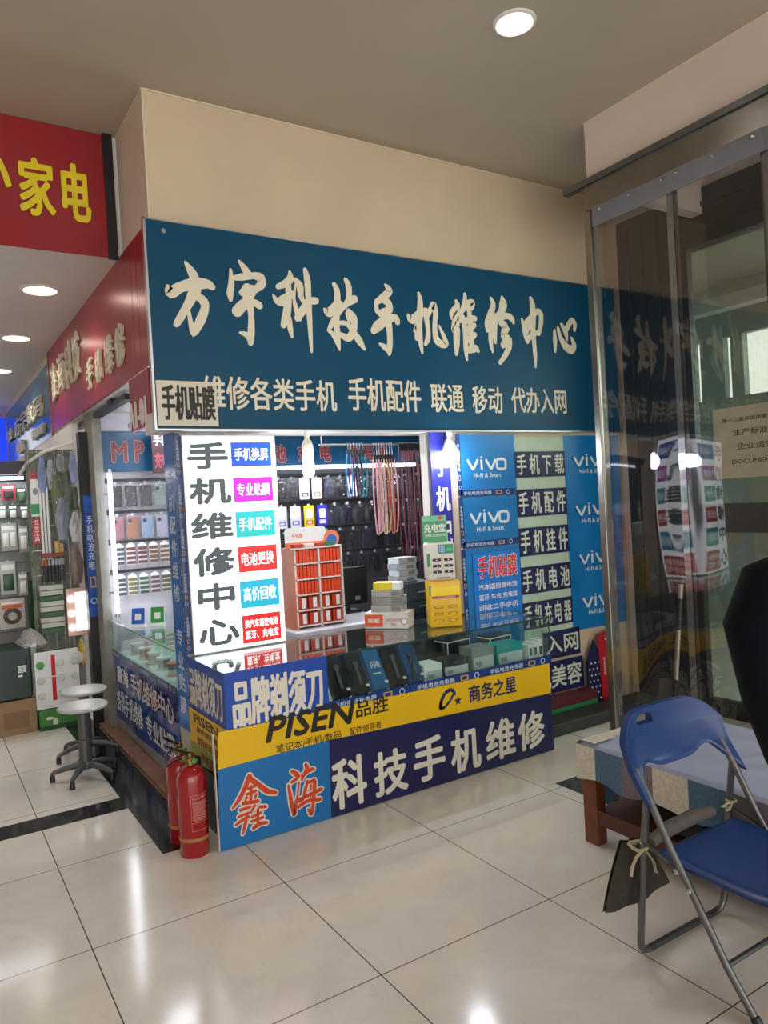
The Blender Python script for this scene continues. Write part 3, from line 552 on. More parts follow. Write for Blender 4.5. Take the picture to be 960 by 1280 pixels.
t = thing('kick_board', 'worn reddish brown board on the floor before the side showcase', 'board', (1.17, 5.2, 0))
MB(t.location).box(1.142, 4.32, .003, 1.247, 6.18, .035, bev=.004).build('board', M('worn reddish plank', '#8d6552', .45, var=.3, scale=9, bump=.3), t)
for k in range(6):
    y_ = 5.75 - k*.24
    c = ['#9fb3a8', '#c8d4cc', '#b7c9bf', '#d9ded8', '#c86a3f', '#a8c6b6'][k]
    q = thing('accessory_spool', ORD[k] + ' pale round packet from the far end inside the side showcase', 'packet', (1.36, y_, .606), 0, 'round packets inside the side showcase')
    MB().lathe([(.05, 0), (.05, .012), (.03, .014), (.03, .07), (.05, .072), (.05, .084)], (0, 0, 0), 18).build('spool', M('spool ' + c, c, .35), q, SM)
    MB().lathe([(.04, .016), (.04, .068)], (0, 0, 0), 18).build('wound_cable', M('wound cable', '#8c978f', .5), q, SM)
PAPERW = M('white card', '#dfe2e4', .45, var=.03)
for nm, hx, lo, rz, lb in (('blue', '#1f5fc4', (1.30, 5.42, .853), -1.05, 'blue payment card stand on the side showcase'), ('green', '#1f8a3a', (1.42, 5.36, .853), -.95, 'green payment card stand on the side showcase')):
    q = thing('card_stand', lb, 'stand', lo, rz + .45)
    f2 = Fr((0, 0, 0), (1, 0, 0), (0, -.22, .975))
    f2.U = Vector((1, 0, 0)); f2.V = Vector((0, .2, .98)); f2.N = Vector((0, -.98, .2))
    MB().rrect(f2, -.048, .0, .048, .135, .006, .004).build('card', PAPERW, q)
    MB().rrect(f2, -.046, .022, .046, .133, .005, .001, .0045).rect(f2, -.022, .05, .022, .095, .001, .006, 1).build('printed_face', [M('card face ' + nm, hx, .4), PAPERW], q)
    MB().box(-.04, -.01, 0, .04, .07, .004).build('foot', PAPERW, q)

# ---------------------------------------------------------------- goods under the counter glass
BLKBOX = M('black gift box', '#15171c', .3, var=.08)
BLUBOX = M('blue gift box', '#17507f', .28, var=.1)
SILV = M('silver foil', '#b9bec2', .3, metal=.6, var=.05)
art = [('#15171c', 'black shaver box at the left end'), ('#191b20', 'black shaver box with a slim razor picture'), ('#1866a0', 'bright blue shaver box with white print'), ('#14161b', 'black shaver box between two blue ones'), ('#1b4a7c', 'blue shaver box at the right end')]
for k, (hx, lb) in enumerate(art):
    x_ = 1.86 + k*.122
    q = thing('shaver_box', lb + ', leaning in the counter behind the blue band', 'box', (x_, 3.545, .579), 0, 'shaver boxes leaning under the counter glass')
    fb = Fr((0, 0, 0), (1, 0, 0), (0, .52, .854)); fb.N = Vector((0, -.854, .52))
    MB().obox((.052, .03+.064, .113), (.05, 0, 0), (0, .0624, .1025), (0, .02, -.0122), 0, .003).build('carton', M('carton ' + hx, hx, .3, var=.08), q)
    b = MB(); dd = -.011
    z0 = .075; b2 = fb
    off = Vector((0, .055, .066))
    ff = Fr(off + Vector((0, -.0238, .0145)) , (1, 0, 0), (0, .52, .854)); ff.N = Vector((0, -.854, .52))
    if k == 2: b.text(ff, '闪电', (.02, .06, .08, .10), 0, bold=.03, d=.001); b.rect(ff, .02, .025, .07, .032, 0, .001, 0)
    else:
        b.rrect(ff, .04, -.02, .058, .09, .008, .006, .0, 1); b.rrect(ff, .034, .085, .066, .118, .012, .008, .0, 1)
    b.rect(ff, .075, -.035, .098, -.02, 0, .001, 0)
    b.build('shaver_picture', [PAPERW, M('shaver metal', '#6f767e', .3, metal=.7)], q)
row = [('white', '#e3e8e6', 2.462, .13, .095, 'pale grey packet'), ('black', '#23262b', 2.60, .19, .10, 'black topped box'), ('silver', '#8b9490', 2.82, .17, .14, 'silver grey box'), ('teal', '#1d9a9c', 3.02, .21, .13, 'teal box')]
for nm, hx, x_, w_, h_, lb in row:
    q = thing('accessory_box', lb + ' standing behind the counter front glass', 'box', (x_, 3.57, .579), 0, 'boxes along the counter front')
    MB().box(0, .01, 0, w_, .14, h_, bev=.003).build('carton', M('carton ' + nm, hx, .35, var=.06), q)
    MB().box(.01, .004, .01, w_-.01, .011, h_*.6).build('price_card', M('grey white card', '#b9c6c9', .5), q)
    MB().text(FY(.004), '耳机', (.02, h_*.2, .07, h_*.42), bold=.02, d=.0012).build('card_print', INK, q)
for k, (x_, y_) in enumerate(((2.93, 3.92), (3.2, 3.82))):
    q = thing('flat_case_box', ('farther' if k == 0 else 'nearer') + ' flat black box with a white rim under the counter glass', 'box', (x_, y_, .579), .12, 'flat black boxes in the counter')
    MB().box(-.10, -.06, 0, .10, .06, .15, bev=.003).build('body', BLKBOX, q)
    MB().box(-.102, -.062, .135, .102, .062, .142).box(-.102, -.062, .01, -.096, -.056, .14).box(.096, -.062, .01, .102, -.056, .14).build('white_rim', PAPERW, q)
for k in range(3):
    q = thing('small_white_box', ORD[k] + ' small white box from the left at the right end of the counter', 'box', (3.26+k*.043, 3.56, .579), 0, 'small white boxes at the counter end')
    MB().box(0, 0, 0, .036, .09, .10+.01*k, bev=.002).build('carton', PAPERW, q)
    MB().rrect(FY(0), .008, .03, .028, .08, .004, .001, .0005).build('picture', M('dark print', '#3b4347', .4), q)
pk = ['#b3402f', '#c4513d', '#3a4f74', '#2e3a58', '#b13f30', '#37547e', '#c9c4bc', '#4a5f86']
for k, hx in enumerate(pk):
    q = thing('flat_packet', ORD[k] + ' flat packet from the left lying under the glass at the back of the counter', 'packet', (1.90+.085*k, 3.93, .579), 0, 'flat packets at the back of the counter')
    MB().box(0, -.07, 0, .078, .07, .03+.012*(k % 3), bev=.004).build('sleeve', M('packet ' + hx, hx, .35, var=.1), q)
    MB().rect(Fr((0, 0, .034+.012*(k % 3)), (1, 0, 0), (0, 1, 0)), .012, -.05, .066, .0).build('printed_label', PAPERW, q)

# ---------------------------------------------------------------- things standing on the counter
YP = M('yellow plastic', '#e3b512', .3, var=.03)
GRN = M('green print', '#1f8f55', .4)
t = thing('power_bank_station', 'yellow power bank rental station standing on the counter glass', 'charging station', (2.76, 3.76, .853), -.45)
b = MB().box(-.10, -.075, 0, .10, .075, .285, bev=.012); b.build('body', YP, t, SM)
fq = FY(-.075)
MB().rrect(fq, -.088, .195, .09, .25, .006, .002).build('screen_panel', M('bright yellow panel', '#f6d81a', .25), t)
b = MB().rect(fq, -.085, .178, .085, .192, .001, .001, 0); b.text(fq, '关注公众号免费借用', (-.05, .181, .06, .189), 1, bold=.02, d=.003); b.build('red_stripe', [M('red stripe', '#b3301c', .4), PAPERW], t)
MB().rect(fq, -.10, .20, -.088, .26, .001, .001).build('green_sticker', GRN, t)
for r_ in range(3):
    for c_ in range(2):
        s_ = MB().rrect(fq, -.075+c_*.088, .118-r_*.042, -.018+c_*.088, .134-r_*.042, .007, .002, .0005).build('slot', M('dark amber slot', '#7a5c08', .4), t)
        MB().rrect(fq, -.069+c_*.088, .121-r_*.042, -.024+c_*.088, .131-r_*.042, .005, .003, .0005).build('power_bank_end', YP, s_)
WP = M('white plastic', '#d6d2c9', .3, var=.03)
t = thing('charging_station', 'small white charging station on top of the yellow one', 'charging station', (2.752, 3.77, 1.138), -.45)
MB().box(-.09, -.065, 0, .09, .065, .235, bev=.018, seg=3).build('body', WP, t, SM)
fq = FY(-.065)
b = MB().rect(fq, -.015, .165, .078, .222, .001, .0005, 0); b.rect(fq, -.010, .172, .026, .215, 0, .002, 1); b.rect(fq, .032, .18, .072, .20, 0, .002, 2); b.build('sticker', [GRN, M('pale blue print', '#7fa9d6', .4), M('mint print', '#2fb889', .4)], t)
MB().rect(fq, -.088, .09, -.068, .17, .001, .001).build('green_sticker', GRN, t)
for r_ in range(3):
    for c_ in range(2):
        s_ = MB().rrect(fq, -.055+c_*.072, .12-r_*.037, .0+c_*.072, .137-r_*.037, .008, .002, .0005).build('slot', BLACK, t)
        MB().disc(fq, -.028+c_*.072, .128-r_*.037, .003, .001, .003).build('indicator', M('violet light', '#c9a6ff', .3, emit=1.5, var=0), s_)
MB().text(fq, '共享充电宝', (-.03, .012, .05, .024), bold=.02).build('lettering', INK, t)
t = thing('table_sign', 'small green 充电宝 sign standing on the white charging station', 'sign', (2.735, 3.765, 1.374), -.45)
b = MB().rrect(FY(0), -.085, .0, .068, .165, .004, .004, 0, 0); b.rect(FY(-.004), -.085, .13, .068, .165, 0, .0006, 2)
b.text(FY(-.004), '充电宝', (-.075, .06, .06, .115), 1, bold=.04); b.text(FY(-.004), '快充版 支付宝免押金', (-.07, .035, .055, .052), 1, bold=.02); b.disc(FY(-.004), .03, .15, .014, 0, .0012, 3)
b.build('printed_board', [M('green sign board', '#3f9a68', .4), PAPERW, M('mint band', '#6fc1a0', .4), M('red dot', '#d9452f', .4)], t)
MB().box(-.05, 0, 0, .04, .05, .004).build('foot', WP, t)

ORBX = M('orange print', '#d9552b', .4)
t = thing('gift_carton', 'white and orange gift carton at the bottom of the box stack on the counter', 'box', (2.50, 3.99, .853), -.85)
MB().box(-.14, -.075, 0, .14, .075, .10, bev=.003).build('carton', M('pale grey carton', '#cfccc9', .4), t)
b = MB().rect(FY(-.075), -.138, .012, -.02, .088, .001, .0006, 0); b.text(FY(-.075), '荣耀', (-.12, .035, -.04, .065), 1, bold=.02, d=.003); b.text(FY(-.075), 'HONOR', (0, .045, .10, .065), 2, bold=.02, d=.002); b.text(FY(-.075), '手机', (.03, .018, .065, .036), 2, bold=.02, d=.002)
b.disc(FY(-.075), .118, .045, .022, 0, .001, 2); b.disc(FY(-.075), .118, .045, .016, 0, .0015, 3)
b.build('print', [ORBX, PAPERW, M('grey orange print', '#b07a66', .4), PAPERW], t)
zz = .953
for k, (w_, d_, h_, hx, lb, m_, dx) in enumerate(((.20, .13, .042, '#b9bdbd', 'pale silver flat box lowest in the stack above the orange carton', 0, 0), (.20, .13, .05, '#9b9f9f', 'silver box in the middle of the stack above the orange carton', 1, .005), (.185, .12, .042, '#a8abab', 'silver box third in the stack with a yellow box on it', 1, -.005))):
    t = thing('silver_box', lb, 'box', (2.51+dx, 4.0, zz), -.85+.05*k, 'silver boxes stacked on the carton')
    MB().box(-w_/2, -d_/2, 0, w_/2, d_/2, h_, bev=.002).build('carton', M('silver carton ' + hx, hx, .25, metal=.5, var=.1), t)
    MB().rect(FY(-d_/2), w_*.15, .008, w_*.48, h_-.008, .001, .0005).build('label', M('grey label', '#6f7476', .5), t)
    zz += h_+.001
t = thing('yellow_box', 'small yellow and white box on top of the silver boxes', 'box', (2.515, 4.0, zz), -.8)
MB().box(-.09, -.045, 0, .03, .045, .045, bev=.002).build('yellow_half', M('yellow carton', '#d9c62a', .4), t)
MB().box(.031, -.045, 0, .085, .045, .043, bev=.002).build('white_half', PAPERW, t)

# hanging lamps under the beam
GLOW = M('lit bulb glass', '#f3f7ff', .3, emit=22, var=0)
t = thing('hanging_bulb', 'bright tubular energy saving bulb under the sign beside the light box', 'lamp', (2.0, 4.0, 2.085))
MB().lathe([(.016, 0), (.018, -.02), (.014, -.045), (.026, -.06), (.034, -.085), (.034, -.12), (.028, -.135)], (0, 0, 0), 18).build('socket', M('ivory ceramic', '#cfcabb', .4), t, SM)
b = MB()
for k in range(3):
    a = k*PI/3; cx, sx_ = .024*math.cos(a), .024*math.sin(a)
    b.tube([(cx, sx_, -.135), (cx, sx_, -.25), (cx*.8, sx_*.8, -.265), (-cx*.8, -sx_*.8, -.265), (-cx, -sx_, -.25), (-cx, -sx_, -.135)], .0125, 8)
b.build('glass_tubes', GLOW, t, SM)
t = thing('hanging_bulb', 'bright round bulb under the sign beside the blue posters', 'lamp', (3.05, 3.99, 2.085))
MB().lathe([(.016, 0), (.02, -.02), (.014, -.04), (.03, -.06), (.046, -.10), (.05, -.125)], (0, 0, 0), 18).build('socket', M('white lamp base', '#d6d4cc', .35), t, SM)
MB().lathe([(.05, -.122), (.062, -.15), (.06, -.185), (.042, -.215), (.004, -.228)], (0, 0, 0), 18).build('globe', GLOW, t, SM)
point('bulb_light', (2.0, 3.94, 1.86), 9, (.9, .95, 1), .06); point('bulb_light', (3.0, 3.9, 1.9), 8, (.9, .95, 1), .06)

# ---------------------------------------------------------------- posters right of the opening
VB = M('cyan blue poster', '#0f74b8', .3, var=.06, scale=3, bump=.05)
PW = M('white poster print', '#d9e2e8', .4)
def vivo(mb, fr, u0, v0, u1, v1, mi=1):
    w_ = u1-u0; h = v1-v0; X = lambda q: u0+q*w_; Y = lambda q: v0+q*h; s_ = .042*w_*1.3
    y0, y1 = Y(.38), Y(.86)
    for a in (.02, .48):
        mb.stroke(fr, [(X(a), y1), (X(a+.13), y0)], s_, .0015, mi); mb.stroke(fr, [(X(a+.13), y0), (X(a+.26), y1)], s_, .0017, mi)
    mb.stroke(fr, [(X(.37), y0), (X(.37), y1)], s_, .0015, mi); mb.poly(fr, [(X(.37), Y(.90)), (X(.40), Y(.96)), (X(.37), Y(1.02)), (X(.34), Y(.96))], 0, .0015, mi)
    pts = []
    for cx, cyy, a in ((.93, .76, 0), (.82, .76, 90), (.82, .48, 180), (.93, .48, 270)):
        for i in range(4):
            q = math.radians(a+30*i); pts.append((X(cx)+.06*w_*math.cos(q), Y(cyy)+.10*h*math.sin(q)))
    mb.stroke(fr, pts, s_, .0015, mi, True)
    mb.text(fr, 'Hi-Fi & Smart', (X(.16), Y(0), X(.86), Y(.22)), mi, bold=.03)
f = FY(3.992)
for k, (a, c, wv, lb) in enumerate(((1.655, 2.07, (3.185, 1.771, 3.535, 1.916), 'uppermost blue phone poster beside the round bulb'), (1.305, 1.64, (3.187, 1.401, 3.534, 1.551), 'middle blue phone poster with white lettering and tape along its edges'), (.60, 1.29, None, 'lowest blue poster sheet, behind the red lettered notice'))):
    t = thing('phone_poster', lb, 'poster', (3.38, 3.995, a), 0, 'blue posters in the column beside the bulb')
    b = MB(t.location).rect(f, 3.12, a, 3.625, c, .002, .0, 0)
    if wv: vivo(b, FY(3.99), *wv)
    b.build('printed_sheet', [VB, PW], t)
    if k < 2: tape(MB(t.location), FY(3.99), 3.12, a-.012, 3.61, a+.035).build('tape_strip', TP, t)
    tape(MB(t.location), FY(3.99), 3.10, a, 3.135, c, False).build('tape_strip', TP, t)
t = thing('paper_notice', 'bright blue notice with red and white 手机贴膜 on the lowest blue poster', 'notice', (3.4, 3.985, .83))
b = MB(t.location).rect(FY(3.985), 3.188, .827, 3.612, 1.256, .002, 0, 0)
f3 = FY(3.983)
b.text(f3, '手机贴膜', (3.225, 1.075, 3.585, 1.235), 2, bold=.05, d=.001); b.text(f3, '手机贴膜', (3.23, 1.08, 3.58, 1.23), 1, bold=.025, d=.002)
for k, s_ in enumerate(('汽车遥控器电池', '蓝牙 车充 充电宝', '回收二手手机')): b.text(f3, s_, (3.225, 1.0-k*.07, 3.575, 1.04-k*.07), 2, bold=.03, d=.001)
b.build('printed_sheet', [M('bright blue notice', '#1b7ad6', .35), M('notice red', '#e0303a', .4), M('notice white', '#efe4e6', .4)], t)
t = thing('strip_board', 'pale green board behind the five dark strip signs', 'board', (3.86, 3.998, .60))
MB(t.location).rect(FY(3.997), 3.625, .58, 4.115, 2.05, .002, 0).build('sheet', M('pale mint board', '#b9cdb9', .5), t)
for s_, z0, z1, lb in (('手机下载', 1.76, 1.945, 'topmost'), ('手机配件', 1.478, 1.675, 'second from top'), ('手机挂件', 1.198, 1.40, 'middle'), ('手机电池', .925, 1.12, 'fourth from top'), ('手机充电器', .67, .865, 'lowest')):
    t = thing('strip_sign', '%s dark navy strip sign, reading %s' % (lb, s_), 'sign', (3.86, 3.99, z0), 0, 'navy strip signs right of the blue posters')
    MB(t.location).rect(FY(3.99), 3.618, z0, 4.112, z1, .002, 0).build('strip', NAVY, t)
    MB(t.location).text(FY(3.988), ' '.join(s_), (3.632, z0+.018, 4.098, z1-.018), bold=.024).build('lettering', M('cream white letters', '#d3d8c8', .45), t)
t = thing('phone_poster', 'tall blue phone poster at the right, half hidden by the stainless post, four wordmarks', 'poster', (4.4, 3.99, .6))
b = MB(t.location).grid(lambda u, v: Vector((4.11+.6*u, 3.988+.006*math.sin(8*u+2*v), .60+1.46*v)), 16, 8, 0)
for r in ((4.189, 1.774, 4.578, 1.919), (4.189, 1.40, 4.576, 1.551), (4.20, 1.035, 4.574, 1.185), (4.21, .706, 4.589, .859)): vivo(b, FY(3.979), *r)
b.build('printed_sheet', [VB, PW], t, SM)
t = thing('vertical_board', 'tall narrow navy board with white 手机配件 behind the round bulb', 'sign', (3.0, 4.0, .86))
MB(t.location).box(2.94, 4.06, .86, 3.098, 4.072, 2.085).build('board', M('indigo board', '#22268a', .35), t)
b = MB(t.location)
for k, ch in enumerate('手机配件'): b.text(FY(4.06), ch, (2.965, 1.79-.235*k, 3.085, 1.96-.235*k), bold=.03)
b.build('lettering', WLET, t)
for s_, r, lb in (('入网', (3.80, .43, 4.17, .63), 'small navy sign ending in 网 low on the wall behind the counter end'), ('手机美容', (3.52, .18, 4.19, .41), 'navy sign ending in 美容 lowest on the wall behind the counter end')):
    t = thing('low_sign', lb, 'sign', (r[0], 3.985, r[1]))
    MB(t.location).rect(FY(3.988), *r, .003, 0).build('board', NAVY, t)
    MB(t.location).text(FY(3.985), s_, (r[0]+.02, r[1]+.035, r[2]-.02, r[3]-.03), bold=.028).build('lettering', M('cream white letters', '#d3d8c8', .45), t)
t = thing('striped_box', 'low box striped dark red, green and white behind the counter end', 'box', (4.0, 3.92, 0))
b = MB(t.location).box(3.55, 3.86, 0, 4.19, 3.98, .07, 0).box(3.55, 3.86, .0705, 4.19, 3.98, .11, 1).box(3.55, 3.86, .1105, 4.19, 3.98, .175, 2)
b.build('carton', [M('white stripe', '#b9bdb9', .5), M('green stripe', '#1f7a3f', .5), M('dark red stripe', '#5a1722', .5)], t)
t = thing('dotted_pennant', 'dark blue pointed board with white dots leaning on the wall', 'board', (4.27, 3.95, 0))
fp = FY(3.96)
MB(t.location).poly(fp, [(4.195, .0), (4.36, .0), (4.36, .36), (4.272, .52), (4.195, .36)], .012).build('board', M('navy board', '#1b2150', .4), t)
b = MB(t.location)
for r_ in range(9):
    for c_ in range(4):
        u = 4.215+c_*.042+(.02 if r_ % 2 else 0); v = .03+r_*.045
        if u < 4.355 and v < .37: b.disc(FY(3.948), u, v, .0085, 0, .001, n=8)
b.build('white_dots', PAPERW, t)
t = thing('red_poster', 'narrow red poster with white lettering beside the dotted board', 'poster', (4.4, 3.95, 0))
fr_ = Fr((4.33, 3.94, .02), (.985, 0, .0), (-.05, 0, 1)); fr_.N = Vector((0, -1, 0))
b = MB(t.location).poly(fr_, [(0, 0), (.22, -.02), (.22, .57), (0, .53)], .006, 0, 0)
fr2 = Fr((4.33, 3.934, .02), (-.05, 0, 1), (-1, 0, 0)); fr2.N = Vector((0, -1, 0))
b.text(fr2, 'yood', (.30, -.17, .50, -.07), 1, bold=.05); b.text(fr2, '新年快乐', (.22, -.06, .36, -.035), 1, bold=.02); b.disc(fr_, .14, .08, .03, 0, .008, 2)
b.build('printed_sheet', [M('poster red', '#b8232f', .4), PAPERW, M('tan print', '#b08a56', .5)], t)
t = thing('dark_plinth', 'low dark plinth on the floor behind the counter end', 'box', (3.9, 3.75, 0))
MB(t.location).box(3.44, 3.66, 0, 4.62, 3.85, .085, bev=.006).build('plinth', M('dark grey plinth', '#2c2f2e', .5, var=.2), t)

# ---------------------------------------------------------------- inside the stall
t = thing('inner_header', 'deep blue header board along the back wall with red white-edged lettering starting MP', 'sign', (2.7, 6.1, 1.99))
o = t.location
MB(o).box(1.252, 6.055, 1.995, 4.3, 6.11, 2.31).build('board', M('blue header board', '#0b4a70', .35, var=.1), t)
f = FY(6.052); RL = [M('pinkish white outline', '#b39a9c', .4), M('dull red letters', '#7f3537', .4)]
for ch, r in (('M', (1.324, 2.06, 1.453, 2.233)), ('P', (1.50, 2.058, 1.585, 2.24)), ('电', (2.40, 2.05, 2.53, 2.2)), ('池', (2.684, 2.035, 2.817, 2.2)), ('充', (2.92, 2.04, 3.04, 2.2)), ('电', (3.147, 2.034, 3.264, 2.2)), ('数', (3.448, 2.033, 3.561, 2.2)), ('码', (3.6, 2.035, 3.715, 2.2)), ('器', (3.754, 2.032, 3.883, 2.2)), ('挂', (4.044, 2.03, 4.167, 2.2))):
    b = MB(o); b.text(f, ch, r, 0, bold=.075); b.text(f, ch, (r[0]+.005, r[1]+.006, r[2]-.005, r[3]-.006), 1, bold=.045, d=.003); b.build('letter', RL, t)
t = thing('hanging_sign', 'small dark red sign with white characters hanging right of the MP lettering', 'sign', (1.68, 5.9, 1.97))
MB(t.location).box(1.60, 5.9, 1.965, 1.80, 5.92, 2.30).build('board', M('dark maroon board', '#3c1a24', .3), t)
b = MB(t.location); MB(t.location).tube([(1.64, 5.91, 2.30), (1.64, 5.91, 2.46)], .004, 6).tube([(1.77, 5.91, 2.30), (1.77, 5.91, 2.46)], .004, 6).build('hanger_wire', ALU, t); b.text(FY(5.9), '手机美', (1.615, 2.18, 1.79, 2.27), 0, bold=.04); b.text(FY(5.9), '充电宝', (1.615, 2.0, 1.79, 2.13), 1, bold=.04); b.build('lettering', [PAPERW, M('pink red letters', '#b3485c', .4)], t)
TUBE = M('lit fluorescent tube', '#f1f4ff', .3, emit=9, var=0)
def tube_lamp(p0, p1, label, power, aim, hang=None):
    t = thing('tube_lamp', label, 'lamp', p0)
    a, b_ = Vector(p0), Vector(p1)
    MB(p0).tube([a, b_], .016, 10).build('glass_tube', TUBE, t, SM)
    MB(p0).tube([a-(b_-a).normalized()*.03, a], .018, 10).tube([b_, b_+(b_-a).normalized()*.03], .018, 10).build('end_caps', ALU, t)
    if hang:
        w_ = MB(p0)
        for q in (.15, .85): w_.tube([a+(b_-a)*q, a+(b_-a)*q+Vector(hang)], .006, 6)
        w_.build('mount', ALU, t)
    d_ = b_-a; c = (a+b_)/2
    l = bpy.data.lights.new('tube_light', 'AREA'); l.shape = 'RECTANGLE'; l.size = d_.length; l.size_y = .04; l.energy = power; l.color = (.88, .92, 1)
    q = bpy.data.objects.new('tube_light', l); COL.objects.link(q)
    n = Vector(aim).normalized(); x_ = d_.normalized(); z_ = -n; y_ = z_.cross(x_)
    q.matrix_world = Matrix(((x_.x, y_.x, z_.x, c.x+n.x*.03), (x_.y, y_.y, z_.y, c.y+n.y*.03), (x_.z, y_.z, z_.z, c.z+n.z*.03), (0, 0, 0, 1)))
tube_lamp((2.55, 5.93, 1.985), (4.1, 5.93, 1.985), 'long horizontal fluorescent tube under the blue header', 22, (0, -.5, -1), (0, .12, .02))
tube_lamp((1.285, 5.97, .90), (1.285, 5.97, 1.98), 'upright fluorescent tube at the left edge of the phone case wall', 3.5, (1, -.6, 0), (-.04, .03, 0))
tube_lamp((1.45, 5.85, 2.33), (2.35, 5.85, 2.33), 'fluorescent tube high behind the light box', 8, (0, -.5, -1), (0, 0, .13))
tube_lamp((1.6, 4.6, 2.44), (2.9, 4.6, 2.44), 'fluorescent tube under the stall ceiling above the inner desk', 16, (0, .2, -1))

RAIL = M('dark display rail', '#25262a', .4)
for k, (z_, a, c, lb) in enumerate(((1.915, 1.28, 4.25, 'topmost'), (1.665, 1.28, 4.25, 'second'), (1.432, 1.28, 4.25, 'third'), (1.20, 1.28, 4.25, 'lowest'))):
    t = thing('display_rail', lb + ' dark hanging rail across the phone case wall', 'rail', (a, 6.08, z_), 0, 'hanging rails on the back wall')
    MB(t.location).box(a, 6.07, z_, c, 6.085, z_+.022).build('bar', RAIL, t)
    MB(t.location).box(a, 6.085, z_-.01, a+.03, 6.118, z_+.03).box(c-.03, 6.085, z_-.01, c, 6.118, z_+.03).build('wall_bracket', RAIL, t)
BAG = clear('clear display bag', '#e3e6ea', .06, .07, 1.0, 34, .01, '#d9dde2')
PROTO = {}
def case_proto(hx, kind, label, loc, grp):
    key = (hx, kind)
    if key in PROTO: return dup(PROTO[key], loc, label, random.uniform(-.06, .06), grp)
    t = thing('phone_case_pack', label, 'phone case', loc, 0, grp); PROTO[key] = t
    cm = M('case ' + hx, hx, .28, var=.08); f0 = FY(0)
    if kind == 'bag':
        MB().rrect(f0, -.045, -.19, .045, -.022, .014, .009, .004).build('phone_case', cm, t)
        c = t.children[0]
        MB().rrect(f0, -.034, -.066, -.008, -.038, .007, .004, .0132).build('camera_surround', M('camera black', '#101114', .15), c)
        MB().disc(f0, -.027, -.052, .004, .001, .0173, n=8).disc(f0, -.015, -.046, .004, .001, .0173, n=8).disc(f0, -.015, -.058, .004, .001, .0173, n=8).build('lens', M('lens glass', '#3d4450', .05), c)
        MB().grid(lambda u, v: Vector((-.057+.114*u, -.018-.008*math.sin(PI*u)*math.sin(PI*v)+.002*math.sin(23*u+9*v), -.208+.205*v)), 10, 14).build('clear_bag', BAG, t, SM)
    else:
        MB().rrect(f0, -.048, -.2, .048, -.008, .006, .012, .002).build('carton', cm, t)
        c = t.children[0]
        b = MB().rrect(f0, -.032, -.125, .032, -.04, .012, .001, .0145, 0); b.rect(f0, -.034, -.175, .034, -.14, 0, .0148, 1); b.rect(f0, -.02, -.168, .02, -.15, 0, .0152, 0)
        b.build('printed_picture', [M('pack print pale', '#d2d4dc', .35), M('pack print ' + kind, kind, .35)], c)
    MB().tube([(0, .012, .004), (0, -.012, .004), (0, -.02, .012)], .0022, 6).rect(f0, -.012, -.016, .012, .002, .001, .004).build('hanger', M('white plastic hanger', '#cfcfd2', .3), t)
    return t
def case_row(x0, x1, z, cols, where, grp, y=6.055, names=None):
    n = len(cols)
    for k, c in enumerate(cols):
        x_ = x0 + (x1-x0)*k/max(1, n-1)
        hx, kind = c if isinstance(c, tuple) else (c, 'bag')
        nm = NAMES.get(hx, 'coloured')
        case_proto(hx, kind, '%s phone case pack, %s from left, %s' % (nm, ORD[k], where), (x_, y, z), grp)
NAMES = {'#15161b': 'black', '#2a2224': 'brownish black', '#1c2036': 'midnight blue', '#8fa39b': 'pale sage', '#b97a84': 'dusty pink', '#b5765a': 'copper', '#9fb4d0': 'pale blue', '#c5c2dc': 'lilac', '#c8ccd8': 'pale grey', '#cdb9a8': 'beige', '#33374a': 'slate', '#c9c9de': 'white and violet', '#d4c622': 'lime and orange', '#3a35b5': 'blue violet', '#24262c': 'charcoal'}
B_, S_ = '#15161b', '#24262c'
g = 'phone case packs on the passage side of the wall'
case_row(1.34, 1.80, 1.905, [B_, '#2a2224', S_, '#8fa39b', B_], 'in top row beside the upright tube', g)
case_row(1.34, 1.80, 1.655, ['#b97a84', '#b5765a', '#9fb4d0', '#c5c2dc', '#1c2036'], 'in second row beside the upright tube', g)
g = 'phone case packs on the middle of the back wall'
case_row(2.60, 4.2, 1.905, [B_, '#2a2224', S_, ('#c8ccd8', '#33374a'), ('#cdb9a8', '#8a5a48'), '#33374a', B_, ('#c8ccd8', '#24262c'), B_, S_, '#1c2036', '#33374a', B_, '#1c2036'], 'top row behind the bulb', g)
case_row(2.60, 4.2, 1.655, [('#c8ccd8', '#c9c9de'), ('#c9c9de', '#6a5aa8'), ('#c9c9de', '#6a5aa8'), ('#d4c622', '#d65a28'), ('#3a35b5', '#c9c9de'), '#33374a', '#1c2036', S_, B_, '#33374a', B_, S_, '#1c2036'], 'second row of the back wall', g)
case_row(2.75, 4.15, 1.42, [S_, B_, '#33374a', '#1c2036', B_, S_, '#33374a', B_, '#1c2036', B_, S_], 'in the third row of the back wall', g)
case_row(2.95, 4.1, 1.19, [B_, S_, '#33374a', B_, S_, '#1c2036', B_, S_, B_], 'in the lowest row of the back wall', g)
